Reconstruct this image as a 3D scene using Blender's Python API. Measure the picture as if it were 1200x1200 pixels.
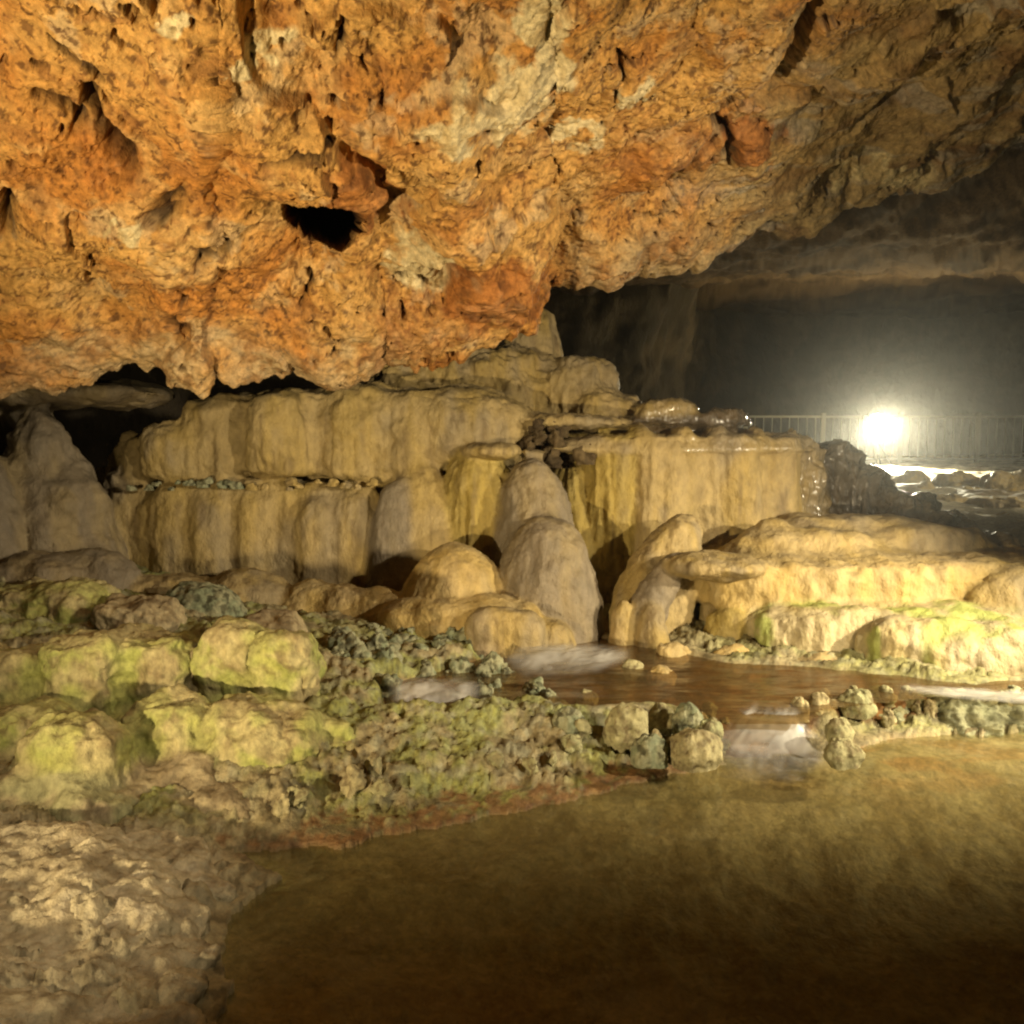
import bpy, math, random
import numpy as np

# ------------------------------------------------------------------ camera, world, lamps
sc = bpy.context.scene
for o in list(bpy.data.objects):
    bpy.data.objects.remove(o)
COL = sc.collection
R = math.radians
F = 28.0 / 36.0 * 1200.0            # focal length in photo pixels
CAMZ = 1.7
PITCH = math.atan(80.0 / F)

cam_d = bpy.data.cameras.new('camera')
cam_d.lens = 28.0
cam_d.sensor_width = 36.0
cam_d.clip_start = 0.05
cam_d.clip_end = 200.0
cam = bpy.data.objects.new('camera', cam_d)
COL.objects.link(cam)
cam.location = (0, 0, CAMZ)
cam.rotation_euler = (math.pi / 2 - PITCH, 0, 0)
sc.camera = cam

world = bpy.data.worlds.new('World')
sc.world = world
world.use_nodes = True
bg = world.node_tree.nodes['Background']
bg.inputs['Color'].default_value = (1.0, 0.78, 0.5, 1)
bg.inputs['Strength'].default_value = 0.002      # under ground: no sky, only the faintest stray light

sc.view_settings.view_transform = 'Standard'
sc.view_settings.look = 'None'
sc.view_settings.exposure = 0.0
sc.view_settings.gamma = 1.0
sc.view_settings.use_curve_mapping = False
sc.cycles.max_bounces = 6
sc.cycles.diffuse_bounces = 1
sc.cycles.transparent_max_bounces = 12
sc.cycles.use_denoising = True
sc.cycles.filter_width = 2.2
sc.cycles.sample_clamp_indirect = 4.0


def spot(name, loc, aim, energy, color, size, blend, radius):
    l = bpy.data.lights.new(name, 'SPOT')
    l.energy = energy
    l.color = color
    l.spot_size = R(size)
    l.spot_blend = blend
    l.shadow_soft_size = radius
    o = bpy.data.objects.new(name, l)
    COL.objects.link(o)
    o.location = loc
    d = np.array(aim, float) - np.array(loc, float)
    from mathutils import Vector
    o.rotation_euler = Vector(d).to_track_quat('-Z', 'Y').to_euler()
    return o


WARM = (1.0, 0.84, 0.58)
# show-cave floodlights standing outside the frame, plus one added fill light
spot('floodlight_beam_right', (4.6, 1.0, 2.5), (-0.3, 6.9, 1.25), 1180, WARM, 60, 0.6, 0.10)
spot('floodlight_beam_terrace', (4.6, 3.9, 1.9), (2.2, 5.15, 0.25), 900, (1.0, 0.87, 0.60), 82, 0.9, 0.06)
spot('floodlight_beam_ceiling', (-2.3, 0.9, 0.65), (-0.1, 4.9, 2.95), 800, (1.0, 0.80, 0.47), 98, 0.8, 0.05)
spot('fill_light_bank', (0.2, 0.8, 2.75), (-2.2, 3.1, 0.25), 260, (1.0, 0.85, 0.60), 46, 0.9, 0.06)  # added fill light, only there to brighten the left bank
spot('floodlight_beam_floor', (8.4, 8.2, 2.5), (4.6, 10.2, 1.1), 300, (1.0, 0.88, 0.62), 70, 0.9, 0.06)

# ------------------------------------------------------------------ projection helpers (photo pixel -> point)
CP, SP = math.cos(PITCH), math.sin(PITCH)


def ray(px, py):
    u = (np.asarray(px, float) - 600.0) / F
    v = (600.0 - np.asarray(py, float)) / F
    return u, CP + SP * v, -SP + CP * v


def at(px, py, Y):
    x, y, z = ray(px, py)
    t = Y / y
    return np.stack(np.broadcast_arrays(x * t, y * t, CAMZ + z * t), -1)


def at_z(px, py, Z):
    x, y, z = ray(px, py)
    t = (Z - CAMZ) / z
    return np.stack(np.broadcast_arrays(x * t, y * t, CAMZ + z * t), -1)


def proj(P):
    x, y, z = P[..., 0], P[..., 1], P[..., 2] - CAMZ
    fw = np.maximum(y * CP - z * SP, 1e-3)
    up = y * SP + z * CP
    return 600 + F * x / fw, 600 - F * up / fw


# ------------------------------------------------------------------ noise
_r = np.random.default_rng(11)
PERM = np.concatenate([_r.permutation(256)] * 3).astype(np.int32)
G = _r.normal(size=(256, 3)).astype(np.float32)
G /= np.linalg.norm(G, axis=1, keepdims=True)
CELLS = _r.random((256, 3)).astype(np.float32)


def noise(p):
    p = np.asarray(p, np.float32)
    i = np.floor(p).astype(np.int32)
    f = p - i
    i &= 255
    u = f * f * f * (f * (f * 6 - 15) + 10)
    out = 0
    for dx in (0, 1):
        wx = u[:, 0] if dx else 1 - u[:, 0]
        a = PERM[i[:, 0] + dx]
        for dy in (0, 1):
            wy = u[:, 1] if dy else 1 - u[:, 1]
            b = PERM[a + i[:, 1] + dy]
            for dz in (0, 1):
                wz = u[:, 2] if dz else 1 - u[:, 2]
                g = G[PERM[b + i[:, 2] + dz] & 255]
                d = g[:, 0] * (f[:, 0] - dx) + g[:, 1] * (f[:, 1] - dy) + g[:, 2] * (f[:, 2] - dz)
                out = out + wx * wy * wz * d
    return out * 1.5


def fbm(p, octv=4, gain=0.5, lac=2.03):
    p = np.asarray(p, np.float32)
    a, s = 1.0, 0.0
    for k in range(octv):
        s = s + a * noise(p + 17.3 * k)
        p = p * lac
        a *= gain
    return s


def ridged(p, octv=4, gain=0.5):
    p = np.asarray(p, np.float32)
    a, s = 1.0, 0.0
    for k in range(octv):
        s = s + a * (1 - 2 * np.abs(noise(p + 9.1 * k)))
        p = p * 2.07
        a *= gain
    return s


def worley(p):
    p = np.asarray(p, np.float32)
    i = np.floor(p).astype(np.int32)
    f = p - i
    best = np.full(len(p), 9.0, np.float32)
    for dx in (-1, 0, 1):
        for dy in (-1, 0, 1):
            for dz in (-1, 0, 1):
                h = PERM[PERM[PERM[(i[:, 0] + dx) & 255] + ((i[:, 1] + dy) & 255)] + ((i[:, 2] + dz) & 255)] & 255
                c = CELLS[h]
                d = (c[:, 0] + dx - f[:, 0]) ** 2 + (c[:, 1] + dy - f[:, 1]) ** 2 + (c[:, 2] + dz - f[:, 2]) ** 2
                best = np.minimum(best, d)
    return np.sqrt(best)


def sstep(a, b, x):
    t = np.clip((x - a) / (b - a), 0, 1)
    return t * t * (3 - 2 * t)


def mix(a, b, t):
    a, b = np.asarray(a, float), np.asarray(b, float)
    return a + (b - a) * np.asarray(t)[:, None]


# ------------------------------------------------------------------ mesh helpers
def vnormals(V, Q):
    a, b, c, d = (V[Q[:, k]] for k in range(4))
    n = np.cross(c - a, d - b)
    out = np.zeros_like(V)
    for k in range(4):
        for ax in range(3):
            out[:, ax] += np.bincount(Q[:, k], n[:, ax], len(V))
    return out / np.maximum(np.linalg.norm(out, axis=1, keepdims=True), 1e-12)


def grid_quads(nr, nc, wrap=False):
    r = np.arange(nr - 1)[:, None]
    c = np.arange(nc if wrap else nc - 1)[None, :]
    c2 = (c + 1) % nc
    q = np.stack([r * nc + c, r * nc + c2, (r + 1) * nc + c2, (r + 1) * nc + c], -1)
    return q.reshape(-1, 4)


def mesh_obj(name, V, Q, mat, tint=None, loc=(0, 0, 0), parent=None, smooth=True):
    loc = np.asarray(loc, float)
    me = bpy.data.meshes.new(name)
    V = np.asarray(V, float)
    Q = np.asarray(Q, np.int32)
    k = Q.shape[1]
    me.vertices.add(len(V))
    me.vertices.foreach_set('co', (V - loc).astype(np.float32).ravel())
    me.loops.add(len(Q) * k)
    me.loops.foreach_set('vertex_index', Q.ravel())
    me.polygons.add(len(Q))
    me.polygons.foreach_set('loop_start', np.arange(0, len(Q) * k, k, dtype=np.int32))
    me.polygons.foreach_set('use_smooth', np.full(len(Q), smooth))
    if tint is not None:
        at_ = me.attributes.new('tint', 'FLOAT_COLOR', 'POINT')
        c = np.ones((len(V), 4), np.float32)
        c[:, :3] = np.clip(tint, 0.004, 0.95)
        at_.data.foreach_set('color', c.ravel())
    me.update(calc_edges=True)
    me.validate()
    me.materials.append(mat)
    o = bpy.data.objects.new(name, me)
    COL.objects.link(o)
    if parent is not None:
        o.parent = parent
        o.location = loc - np.array(parent.location)
    else:
        o.location = loc
    return o


def tag(o, label=None, cat=None, group=None, kind=None):
    if label:
        o['label'] = label
    if cat:
        o['category'] = cat
    if group:
        o['group'] = group
    if kind:
        o['kind'] = kind
    return o


def thing(name, label, cat, loc, group=None):
    o = bpy.data.objects.new(name, None)
    COL.objects.link(o)
    o.location = tuple(float(c) for c in loc)
    o.empty_display_size = 0.1
    return tag(o, label, cat, group)


# ------------------------------------------------------------------ materials
def nodes_of(name):
    m = bpy.data.materials.new(name)
    m.use_nodes = True
    nt = m.node_tree
    return m, nt, nt.nodes['Principled BSDF']


def rock_mat(name, rough=0.6, spec=0.4, var=0.35, vscale=9.0, stretch=1.0, bumps=((40, 0.35, 0.01),), rough_var=0.15, coat=0.0):
    """vertex tint x fine grain, pores as bump"""
    m, nt, b = nodes_of(name)
    L = nt.links.new
    att = nt.nodes.new('ShaderNodeAttribute')
    att.attribute_name = 'tint'
    geo = nt.nodes.new('ShaderNodeNewGeometry')
    mp = nt.nodes.new('ShaderNodeMapping')
    mp.inputs['Scale'].default_value = (1, 1, stretch)
    L(geo.outputs['Position'], mp.inputs['Vector'])
    n1 = nt.nodes.new('ShaderNodeTexNoise')
    n1.inputs['Scale'].default_value = vscale
    n1.inputs['Detail'].default_value = 6
    n1.inputs['Roughness'].default_value = 0.65
    L(mp.outputs[0], n1.inputs['Vector'])
    mr = nt.nodes.new('ShaderNodeMapRange')
    mr.inputs['From Min'].default_value = 0.3
    mr.inputs['From Max'].default_value = 0.7
    mr.inputs['To Min'].default_value = 1 - var
    mr.inputs['To Max'].default_value = 1 + var
    L(n1.outputs['Fac'], mr.inputs['Value'])
    mul = nt.nodes.new('ShaderNodeVectorMath')
    mul.operation = 'SCALE'
    L(att.outputs['Color'], mul.inputs[0])
    L(mr.outputs[0], mul.inputs['Scale'])
    L(mul.outputs[0], b.inputs['Base Color'])
    rr = nt.nodes.new('ShaderNodeMapRange')
    rr.inputs['From Min'].default_value = 0.3
    rr.inputs['From Max'].default_value = 0.7
    rr.inputs['To Min'].default_value = max(0.05, rough - rough_var)
    rr.inputs['To Max'].default_value = min(1.0, rough + rough_var)
    L(n1.outputs['Fac'], rr.inputs['Value'])
    L(rr.outputs[0], b.inputs['Roughness'])
    b.inputs['Specular IOR Level'].default_value = spec
    b.inputs['Coat Weight'].default_value = coat
    b.inputs['Coat Roughness'].default_value = 0.12
    prev = None
    for (s, st, dist) in bumps:
        n = nt.nodes.new('ShaderNodeTexNoise')
        n.inputs['Scale'].default_value = s
        n.inputs['Detail'].default_value = 5
        n.inputs['Roughness'].default_value = 0.6
        L(mp.outputs[0], n.inputs['Vector'])
        bp = nt.nodes.new('ShaderNodeBump')
        bp.inputs['Strength'].default_value = st
        bp.inputs['Distance'].default_value = dist
        L(n.outputs['Fac'], bp.inputs['Height'])
        if prev is not None:
            L(prev.outputs[0], bp.inputs['Normal'])
        prev = bp
    if prev is not None:
        L(prev.outputs[0], b.inputs['Normal'])
    return m


M_CEIL = rock_mat('ceiling_rock', 0.8, 0.2, 0.42, 26, 1.0, ((30, 0.5, 0.022), (90, 0.5, 0.009)))
M_FLOW = rock_mat('flowstone', 0.6, 0.25, 0.22, 15, 0.6, ((14, 0.6, 0.03), (48, 0.75, 0.014), (130, 0.6, 0.005)))
M_WET = rock_mat('wet_flowstone', 0.22, 0.7, 0.25, 12, 0.35, ((20, 0.9, 0.03), (70, 0.9, 0.014)), 0.1, 0.7)
M_MOSS = rock_mat('algae_rock', 0.8, 0.2, 0.38, 30, 0.7, ((38, 0.7, 0.014), (110, 0.6, 0.006)))
M_GROUND = rock_mat('ground_rock', 0.7, 0.3, 0.40, 24, 1.0, ((35, 0.8, 0.016), (110, 0.6, 0.006)))
M_WALL = rock_mat('dark_wall_rock', 0.8, 0.2, 0.35, 2.2, 0.6, ((2.5, 0.8, 0.15), (9, 0.5, 0.04)))


def flat_mat(name, color, rough=0.5, metal=0.0):
    m, nt, b = nodes_of(name)
    n = nt.nodes.new('ShaderNodeTexNoise')
    n.inputs['Scale'].default_value = 30
    r = nt.nodes.new('ShaderNodeMixRGB')
    r.inputs[1].default_value = (*[c * 0.75 for c in color], 1)
    r.inputs[2].default_value = (*[min(1, c * 1.2) for c in color], 1)
    nt.links.new(n.outputs['Fac'], r.inputs[0])
    nt.links.new(r.outputs[0], b.inputs['Base Color'])
    b.inputs['Roughness'].default_value = rough
    b.inputs['Metallic'].default_value = metal
    return m


M_STEEL = flat_mat('galvanised_steel', (0.34, 0.33, 0.29), 0.5, 0.2)
M_BLACK = flat_mat('black_housing', (0.03, 0.03, 0.03), 0.5)


def glow_mat(name, color, strength):
    m, nt, b = nodes_of(name)
    b.inputs['Base Color'].default_value = (0.8, 0.8, 0.8, 1)
    b.inputs['Emission Color'].default_value = (*color, 1)
    b.inputs['Emission Strength'].default_value = strength
    return m


def water_mat(name, tint, murk, murk_fac, rough, bump_scale, bump_strength, stretch=(1, 1, 1)):
    """clear water over a lit bed: Fresnel reflection, tinted see-through, a little silt"""
    m = bpy.data.materials.new(name)
    m.use_nodes = True
    nt = m.node_tree
    for n in list(nt.nodes):
        nt.nodes.remove(n)
    L = nt.links.new
    out = nt.nodes.new('ShaderNodeOutputMaterial')
    tr = nt.nodes.new('ShaderNodeBsdfTransparent')
    tr.inputs[0].default_value = (*tint, 1)
    df = nt.nodes.new('ShaderNodeBsdfDiffuse')
    df.inputs[0].default_value = (*murk, 1)
    gl = nt.nodes.new('ShaderNodeBsdfGlossy')
    gl.inputs['Roughness'].default_value = rough
    gl.inputs[0].default_value = (0.9, 0.9, 0.9, 1)
    m1 = nt.nodes.new('ShaderNodeMixShader')
    m1.inputs[0].default_value = murk_fac
    L(tr.outputs[0], m1.inputs[1])
    L(df.outputs[0], m1.inputs[2])
    # Schlick reflectance, the same from above and below (no total reflection on the way up)
    g2 = nt.nodes.new('ShaderNodeNewGeometry')
    dt = nt.nodes.new('ShaderNodeVectorMath')
    dt.operation = 'DOT_PRODUCT'
    L(g2.outputs['Incoming'], dt.inputs[1])
    prev = dt.outputs['Value']
    for op, val in (('ABSOLUTE', 0), ('SUBTRACT', 1.0), ('POWER', 5.0), ('MULTIPLY', 0.98), ('ADD', 0.02)):
        mn = nt.nodes.new('ShaderNodeMath')
        mn.operation = op
        if op == 'SUBTRACT':
            mn.inputs[0].default_value = val
            L(prev, mn.inputs[1])
        else:
            L(prev, mn.inputs[0])
            if op != 'ABSOLUTE':
                mn.inputs[1].default_value = val
        mn.use_clamp = True
        prev = mn.outputs[0]
    m2 = nt.nodes.new('ShaderNodeMixShader')
    L(prev, m2.inputs[0])
    L(m1.outputs[0], m2.inputs[1])
    L(gl.outputs[0], m2.inputs[2])
    L(m2.outputs[0], out.inputs[0])
    geo = nt.nodes.new('ShaderNodeNewGeometry')
    mp = nt.nodes.new('ShaderNodeMapping')
    mp.inputs['Scale'].default_value = stretch
    L(geo.outputs['Position'], mp.inputs['Vector'])
    n = nt.nodes.new('ShaderNodeTexNoise')
    n.inputs['Scale'].default_value = bump_scale
    n.inputs['Detail'].default_value = 4
    L(mp.outputs[0], n.inputs['Vector'])
    bp = nt.nodes.new('ShaderNodeBump')
    bp.inputs['Strength'].default_value = bump_strength
    bp.inputs['Distance'].default_value = 0.02
    L(n.outputs['Fac'], bp.inputs['Height'])
    L(bp.outputs[0], gl.inputs['Normal'])
    L(bp.outputs[0], dt.inputs[0])
    return m


M_POOL = water_mat('pool_water', (0.83, 0.80, 0.66), (0.31, 0.275, 0.12), 0.22, 0.10, 9, 0.22)
M_STREAM = water_mat('stream_water', (0.75, 0.62, 0.42), (0.14, 0.09, 0.035), 0.35, 0.22, 8, 0.6, (0.5, 1.6, 1))


def foam_mat():
    """silky falling water: 'foam' attribute sets how dense the white is"""
    m = bpy.data.materials.new('white_water')
    m.use_nodes = True
    nt = m.node_tree
    b = nt.nodes['Principled BSDF']
    b.inputs['Base Color'].default_value = (0.56, 0.54, 0.50, 1)
    b.inputs['Roughness'].default_value = 0.35
    att = nt.nodes.new('ShaderNodeAttribute')
    att.attribute_name = 'tint'
    sp = nt.nodes.new('ShaderNodeSeparateColor')
    nt.links.new(att.outputs['Color'], sp.inputs[0])
    nt.links.new(sp.outputs[0], b.inputs['Alpha'])
    return m


M_FOAM = foam_mat()

# ------------------------------------------------------------------ colours of the rock
TAN = (0.44, 0.325, 0.145)
YEL = (0.42, 0.30, 0.105)
GREY = (0.30, 0.24, 0.15)
CREAM = (0.66, 0.55, 0.33)
MOSS = (0.34, 0.375, 0.085)
DKBR = (0.13, 0.085, 0.04)
TEAL = (0.23, 0.25, 0.15)


def c_flow(P, N, seed, a=TAN, b=YEL, c=GREY, dark=0.5, ctop=0.5):
    s = P * np.array([5.0, 5.0, 0.7]) + seed
    t = sstep(-0.35, 0.5, fbm(s, 3))
    col = mix(np.broadcast_to(a, P.shape), b, t)
    t2 = sstep(0.0, 0.6, fbm(P * np.array([3.0, 3.0, 1.2]) + seed + 31, 3))
    col = mix(col, c, t2 * 0.7)
    st = sstep(0.22, 0.6, fbm(P * np.array([14.0, 14.0, 1.0]) + seed + 77, 3))
    col = mix(col, np.array(DKBR), st * dark)
    up = np.clip(N[:, 2], 0, 1)
    col = mix(col, np.array(GREY) * 0.75, sstep(0.55, 0.95, up) * ctop * (0.5 + fbm(P * 9 + seed, 2)).clip(0, 1))
    return col


def c_grey(P, N, seed):
    return c_flow(P, N, seed, (0.27, 0.215, 0.14), (0.32, 0.245, 0.13), (0.23, 0.19, 0.135), 0.2, 0.2)


def c_yellow(P, N, seed):
    return c_flow(P, N, seed, (0.41, 0.295, 0.075), (0.45, 0.335, 0.10), (0.32, 0.24, 0.10), 0.45, 0.3)


def c_cream(P, N, seed):
    return c_flow(P, N, seed, (0.52, 0.385, 0.17), (0.52, 0.365, 0.125), (0.40, 0.29, 0.14), 0.2, 0.45)


def c_orange(P, N, seed):
    return c_flow(P, N, seed, (.50, .27, .08), (.46, .21, .05), GREY, 0.3, 0.2)


def c_algae(P, N, seed):
    c = c_flow(P, N, seed, (0.55, 0.45, 0.25), (0.52, 0.41, 0.19), (0.46, 0.38, 0.25), 0.3, 0.3)
    g = sstep(-0.05, 0.45, fbm(P * np.array([4, 4, 2.0]) + seed + 5, 4))
    return mix(c, (0.36, 0.41, 0.09), g * 0.8)


def c_moss(P, N, seed, amount=0.75):
    n = fbm(P * 6 + seed, 4)
    col = mix(np.broadcast_to((0.45, 0.38, 0.18), P.shape), (0.34, 0.27, 0.13), sstep(-0.2, 0.5, n))
    g = sstep(-0.35, 0.25, fbm(P * 4.5 + seed + 13, 4)) * (0.45 + 0.55 * (1 - np.clip(N[:, 2], 0, 1)))
    col = mix(col, MOSS, g * amount)
    col = mix(col, (0.42, 0.40, 0.11), sstep(0.15, 0.5, fbm(P * 9 + seed + 3, 3)) * g * 0.7)
    d = sstep(0.25, 0.55, fbm(P * 14 + seed + 41, 3))
    return mix(col, DKBR, d * 0.5)


def c_bare(P, N, seed):
    n = fbm(P * 7 + seed, 4)
    col = mix(np.broadcast_to((0.40, 0.32, 0.18), P.shape), (0.27, 0.21, 0.12), sstep(-0.2, 0.5, n))
    d = sstep(0.2, 0.5, fbm(P * 16 + seed + 41, 3))
    return mix(col, DKBR, d * 0.55)


def c_pale(P, N, seed):
    return mix(c_bare(P, N, seed), (0.36, 0.35, 0.17), sstep(-0.4, 0.3, fbm(P * 5 + seed, 3)) * 0.7)


def c_shelf(P, N, seed):
    n = fbm(P * 6 + seed, 4, 0.6)
    col = mix(np.broadcast_to((0.50, 0.42, 0.26), P.shape), (0.36, 0.29, 0.17), sstep(-0.2, 0.5, n))
    col = mix(col, (0.56, 0.48, 0.33), sstep(0.2, 0.6, fbm(P * 12 + seed, 3)) * 0.6)
    d = sstep(0.22, 0.5, fbm(P * 18 + seed + 41, 4, 0.6))
    return mix(col, DKBR, d * 0.6)


def c_teal(P, N, seed):
    n = fbm(P * 9 + seed, 4)
    col = mix(np.broadcast_to((0.34, 0.33, 0.20), P.shape), TEAL, sstep(-0.2, 0.4, n))
    d = sstep(0.1, 0.4, fbm(P * 18 + seed + 41, 3))
    return mix(col, (0.06, 0.055, 0.03), d * 0.75)


def c_pebble(P, N, seed):
    k = (math.sin(seed * 12.9) * 43758.5) % 1
    base = mix(np.broadcast_to((0.48, 0.40, 0.21), P.shape), (0.33, 0.33, 0.17), np.full(len(P), k))
    d = sstep(0.05, 0.5, fbm(P * 13 + seed, 4))
    base = mix(base, (0.24, 0.19, 0.10), d * 0.7)
    return mix(base, DKBR, sstep(0.25, 0.5, fbm(P * 24 + seed + 8, 3)) * 0.6)


def c_wet(P, N, seed):
    return c_flow(P, N, seed, (0.085, 0.058, 0.028), (0.15, 0.105, 0.05), (0.045, 0.03, 0.016), 0.6, 0.4)


# ------------------------------------------------------------------ one rock body
SEED = [0]


def body(name, x0, x1, yt, yb, Y, ry=0.8, p=2.6, q=2.2, flare=0.0, under=0.0, lean=(0, 0), twist=0.0,
         flute=(0.0, 6.0), rough=(0.012, 5.0), lump=(0.0, 2.0), style=c_flow, mat=None, label=None, cat=None,
         group=None, parent=None, ext=0.12, cell=None, rot=0.0, front=0.0, tilt=0.0, kind=None):
    """A rock of the width x0..x1 and height yt..yb (photo pixels) standing at depth Y: a lofted, displaced,
    closed-top solid with its own depth (ry x half width)."""
    SEED[0] += 1
    seed = SEED[0] * 7.31
    A, B = at(x0, yb, Y), at(x1, yb, Y)
    T = at((x0 + x1) / 2, yt, Y)
    w = (B[0] - A[0]) / 2
    cx = (B[0] + A[0]) / 2
    zb, zt = A[2] - ext, T[2]
    H = zt - zb
    d = w * ry
    if q >= 2.8 and parent is None:
        front = front + 0.75 * d
    cell = cell or max(0.007, Y * 0.0021)
    ntheta = int(np.clip(2 * math.pi * max(w, d) / cell, 28, 420))
    nh = int(np.clip((H + 0.7 * max(w, d)) / cell, 16, 200))
    th = np.linspace(0, 2 * math.pi, ntheta, endpoint=False)
    fi = np.linspace(0, math.pi / 2, nh) ** 1.0
    ct, st = np.cos(th), np.sin(th)
    fx = np.sign(ct) * np.abs(ct) ** (2 / q)
    fy = np.sign(st) * np.abs(st) ** (2 / q)
    s = np.cos(fi) ** (2 / p)
    s[-1] = 0
    h = np.sin(fi) ** (2 / p)
    s = s + flare * (1 - h) ** 2
    s = s * (1 - under * np.exp(-((h) / 0.3) ** 2))
    X = s[:, None] * fx[None, :] * w
    Yv = s[:, None] * fy[None, :] * d
    if rot:
        X, Yv = X * math.cos(rot) - Yv * math.sin(rot), X * math.sin(rot) + Yv * math.cos(rot)
    hh = h[:, None]
    X = X + lean[0] * w * hh ** 1.4
    Yv = Yv + lean[1] * w * hh ** 1.4
    Z = np.broadcast_to(zb + hh * H, X.shape) + tilt * X
    V = np.stack([X + cx, Yv + Y + front, Z], -1).reshape(-1, 3)
    Q = grid_quads(nh, ntheta, True)
    N = vnormals(V, Q)
    Pn = V + seed
    disp = 0
    if lump[0]:
        disp = disp + lump[0] * fbm(Pn * lump[1], 2)
    if flute[0]:
        side = 1 - sstep(0.75, 1.0, np.abs(N[:, 2]))
        fl = np.abs(noise(Pn * np.array([flute[1], flute[1], flute[1] * 0.10])))
        fl2 = np.abs(noise(Pn * np.array([flute[1] * 2.3, flute[1] * 2.3, flute[1] * 0.2]) + 5))
        disp = disp + flute[0] * (1.7 * fl + 0.7 * fl2 - 0.7) * (0.25 + 0.75 * side)
    if rough[0]:
        disp = disp + rough[0] * fbm(Pn * rough[1], 5, 0.55)
    V = V + N * np.asarray(disp)[:, None] if not np.isscalar(disp) else V
    V[-ntheta:] = V[-ntheta:].mean(0)
    N = vnormals(V, Q)
    V = V + N * (0.006 * fbm(V * 24 + seed, 3, 0.6))[:, None]
    tint = style(V, N, seed)
    if parent is None:
        loc = (cx, Y + front, zb)
    else:
        loc = (cx, Y + front, zb)
    o = mesh_obj(name, V, Q, mat or M_FLOW, tint, loc, parent)
    if label and parent is None:
        tag(o, label, cat, group, kind)
    elif label:
        o['label'] = label
    return o


# ------------------------------------------------------------------ the ceiling
def pchip(xs, ys, x):
    xs, ys = np.asarray(xs, float), np.asarray(ys, float)
    h = np.diff(xs)
    dl = np.diff(ys) / h
    m = np.zeros_like(ys)
    m[0], m[-1] = dl[0], dl[-1]
    for k in range(1, len(xs) - 1):
        if dl[k - 1] * dl[k] > 0:
            w1, w2 = 2 * h[k] + h[k - 1], h[k] + 2 * h[k - 1]
            m[k] = (w1 + w2) / (w1 / dl[k - 1] + w2 / dl[k])
    i = np.clip(np.searchsorted(xs, x) - 1, 0, len(xs) - 2)
    t = (x - xs[i]) / h[i]
    return ((1 + 2 * t) * (1 - t) ** 2) * ys[i] + t * (1 - t) ** 2 * h[i] * m[i] + t * t * (3 - 2 * t) * ys[i + 1] + t * t * (t - 1) * h[i] * m[i + 1]


def polyline_dist(px, py, pts):
    best = np.full(px.shape, 1e9)
    for (ax, ay), (bx, by) in zip(pts[:-1], pts[1:]):
        dx, dy = bx - ax, by - ay
        t = np.clip(((px - ax) * dx + (py - ay) * dy) / (dx * dx + dy * dy), 0, 1)
        best = np.minimum(best, np.hypot(px - ax - t * dx, py - ay - t * dy))
    return best


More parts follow.
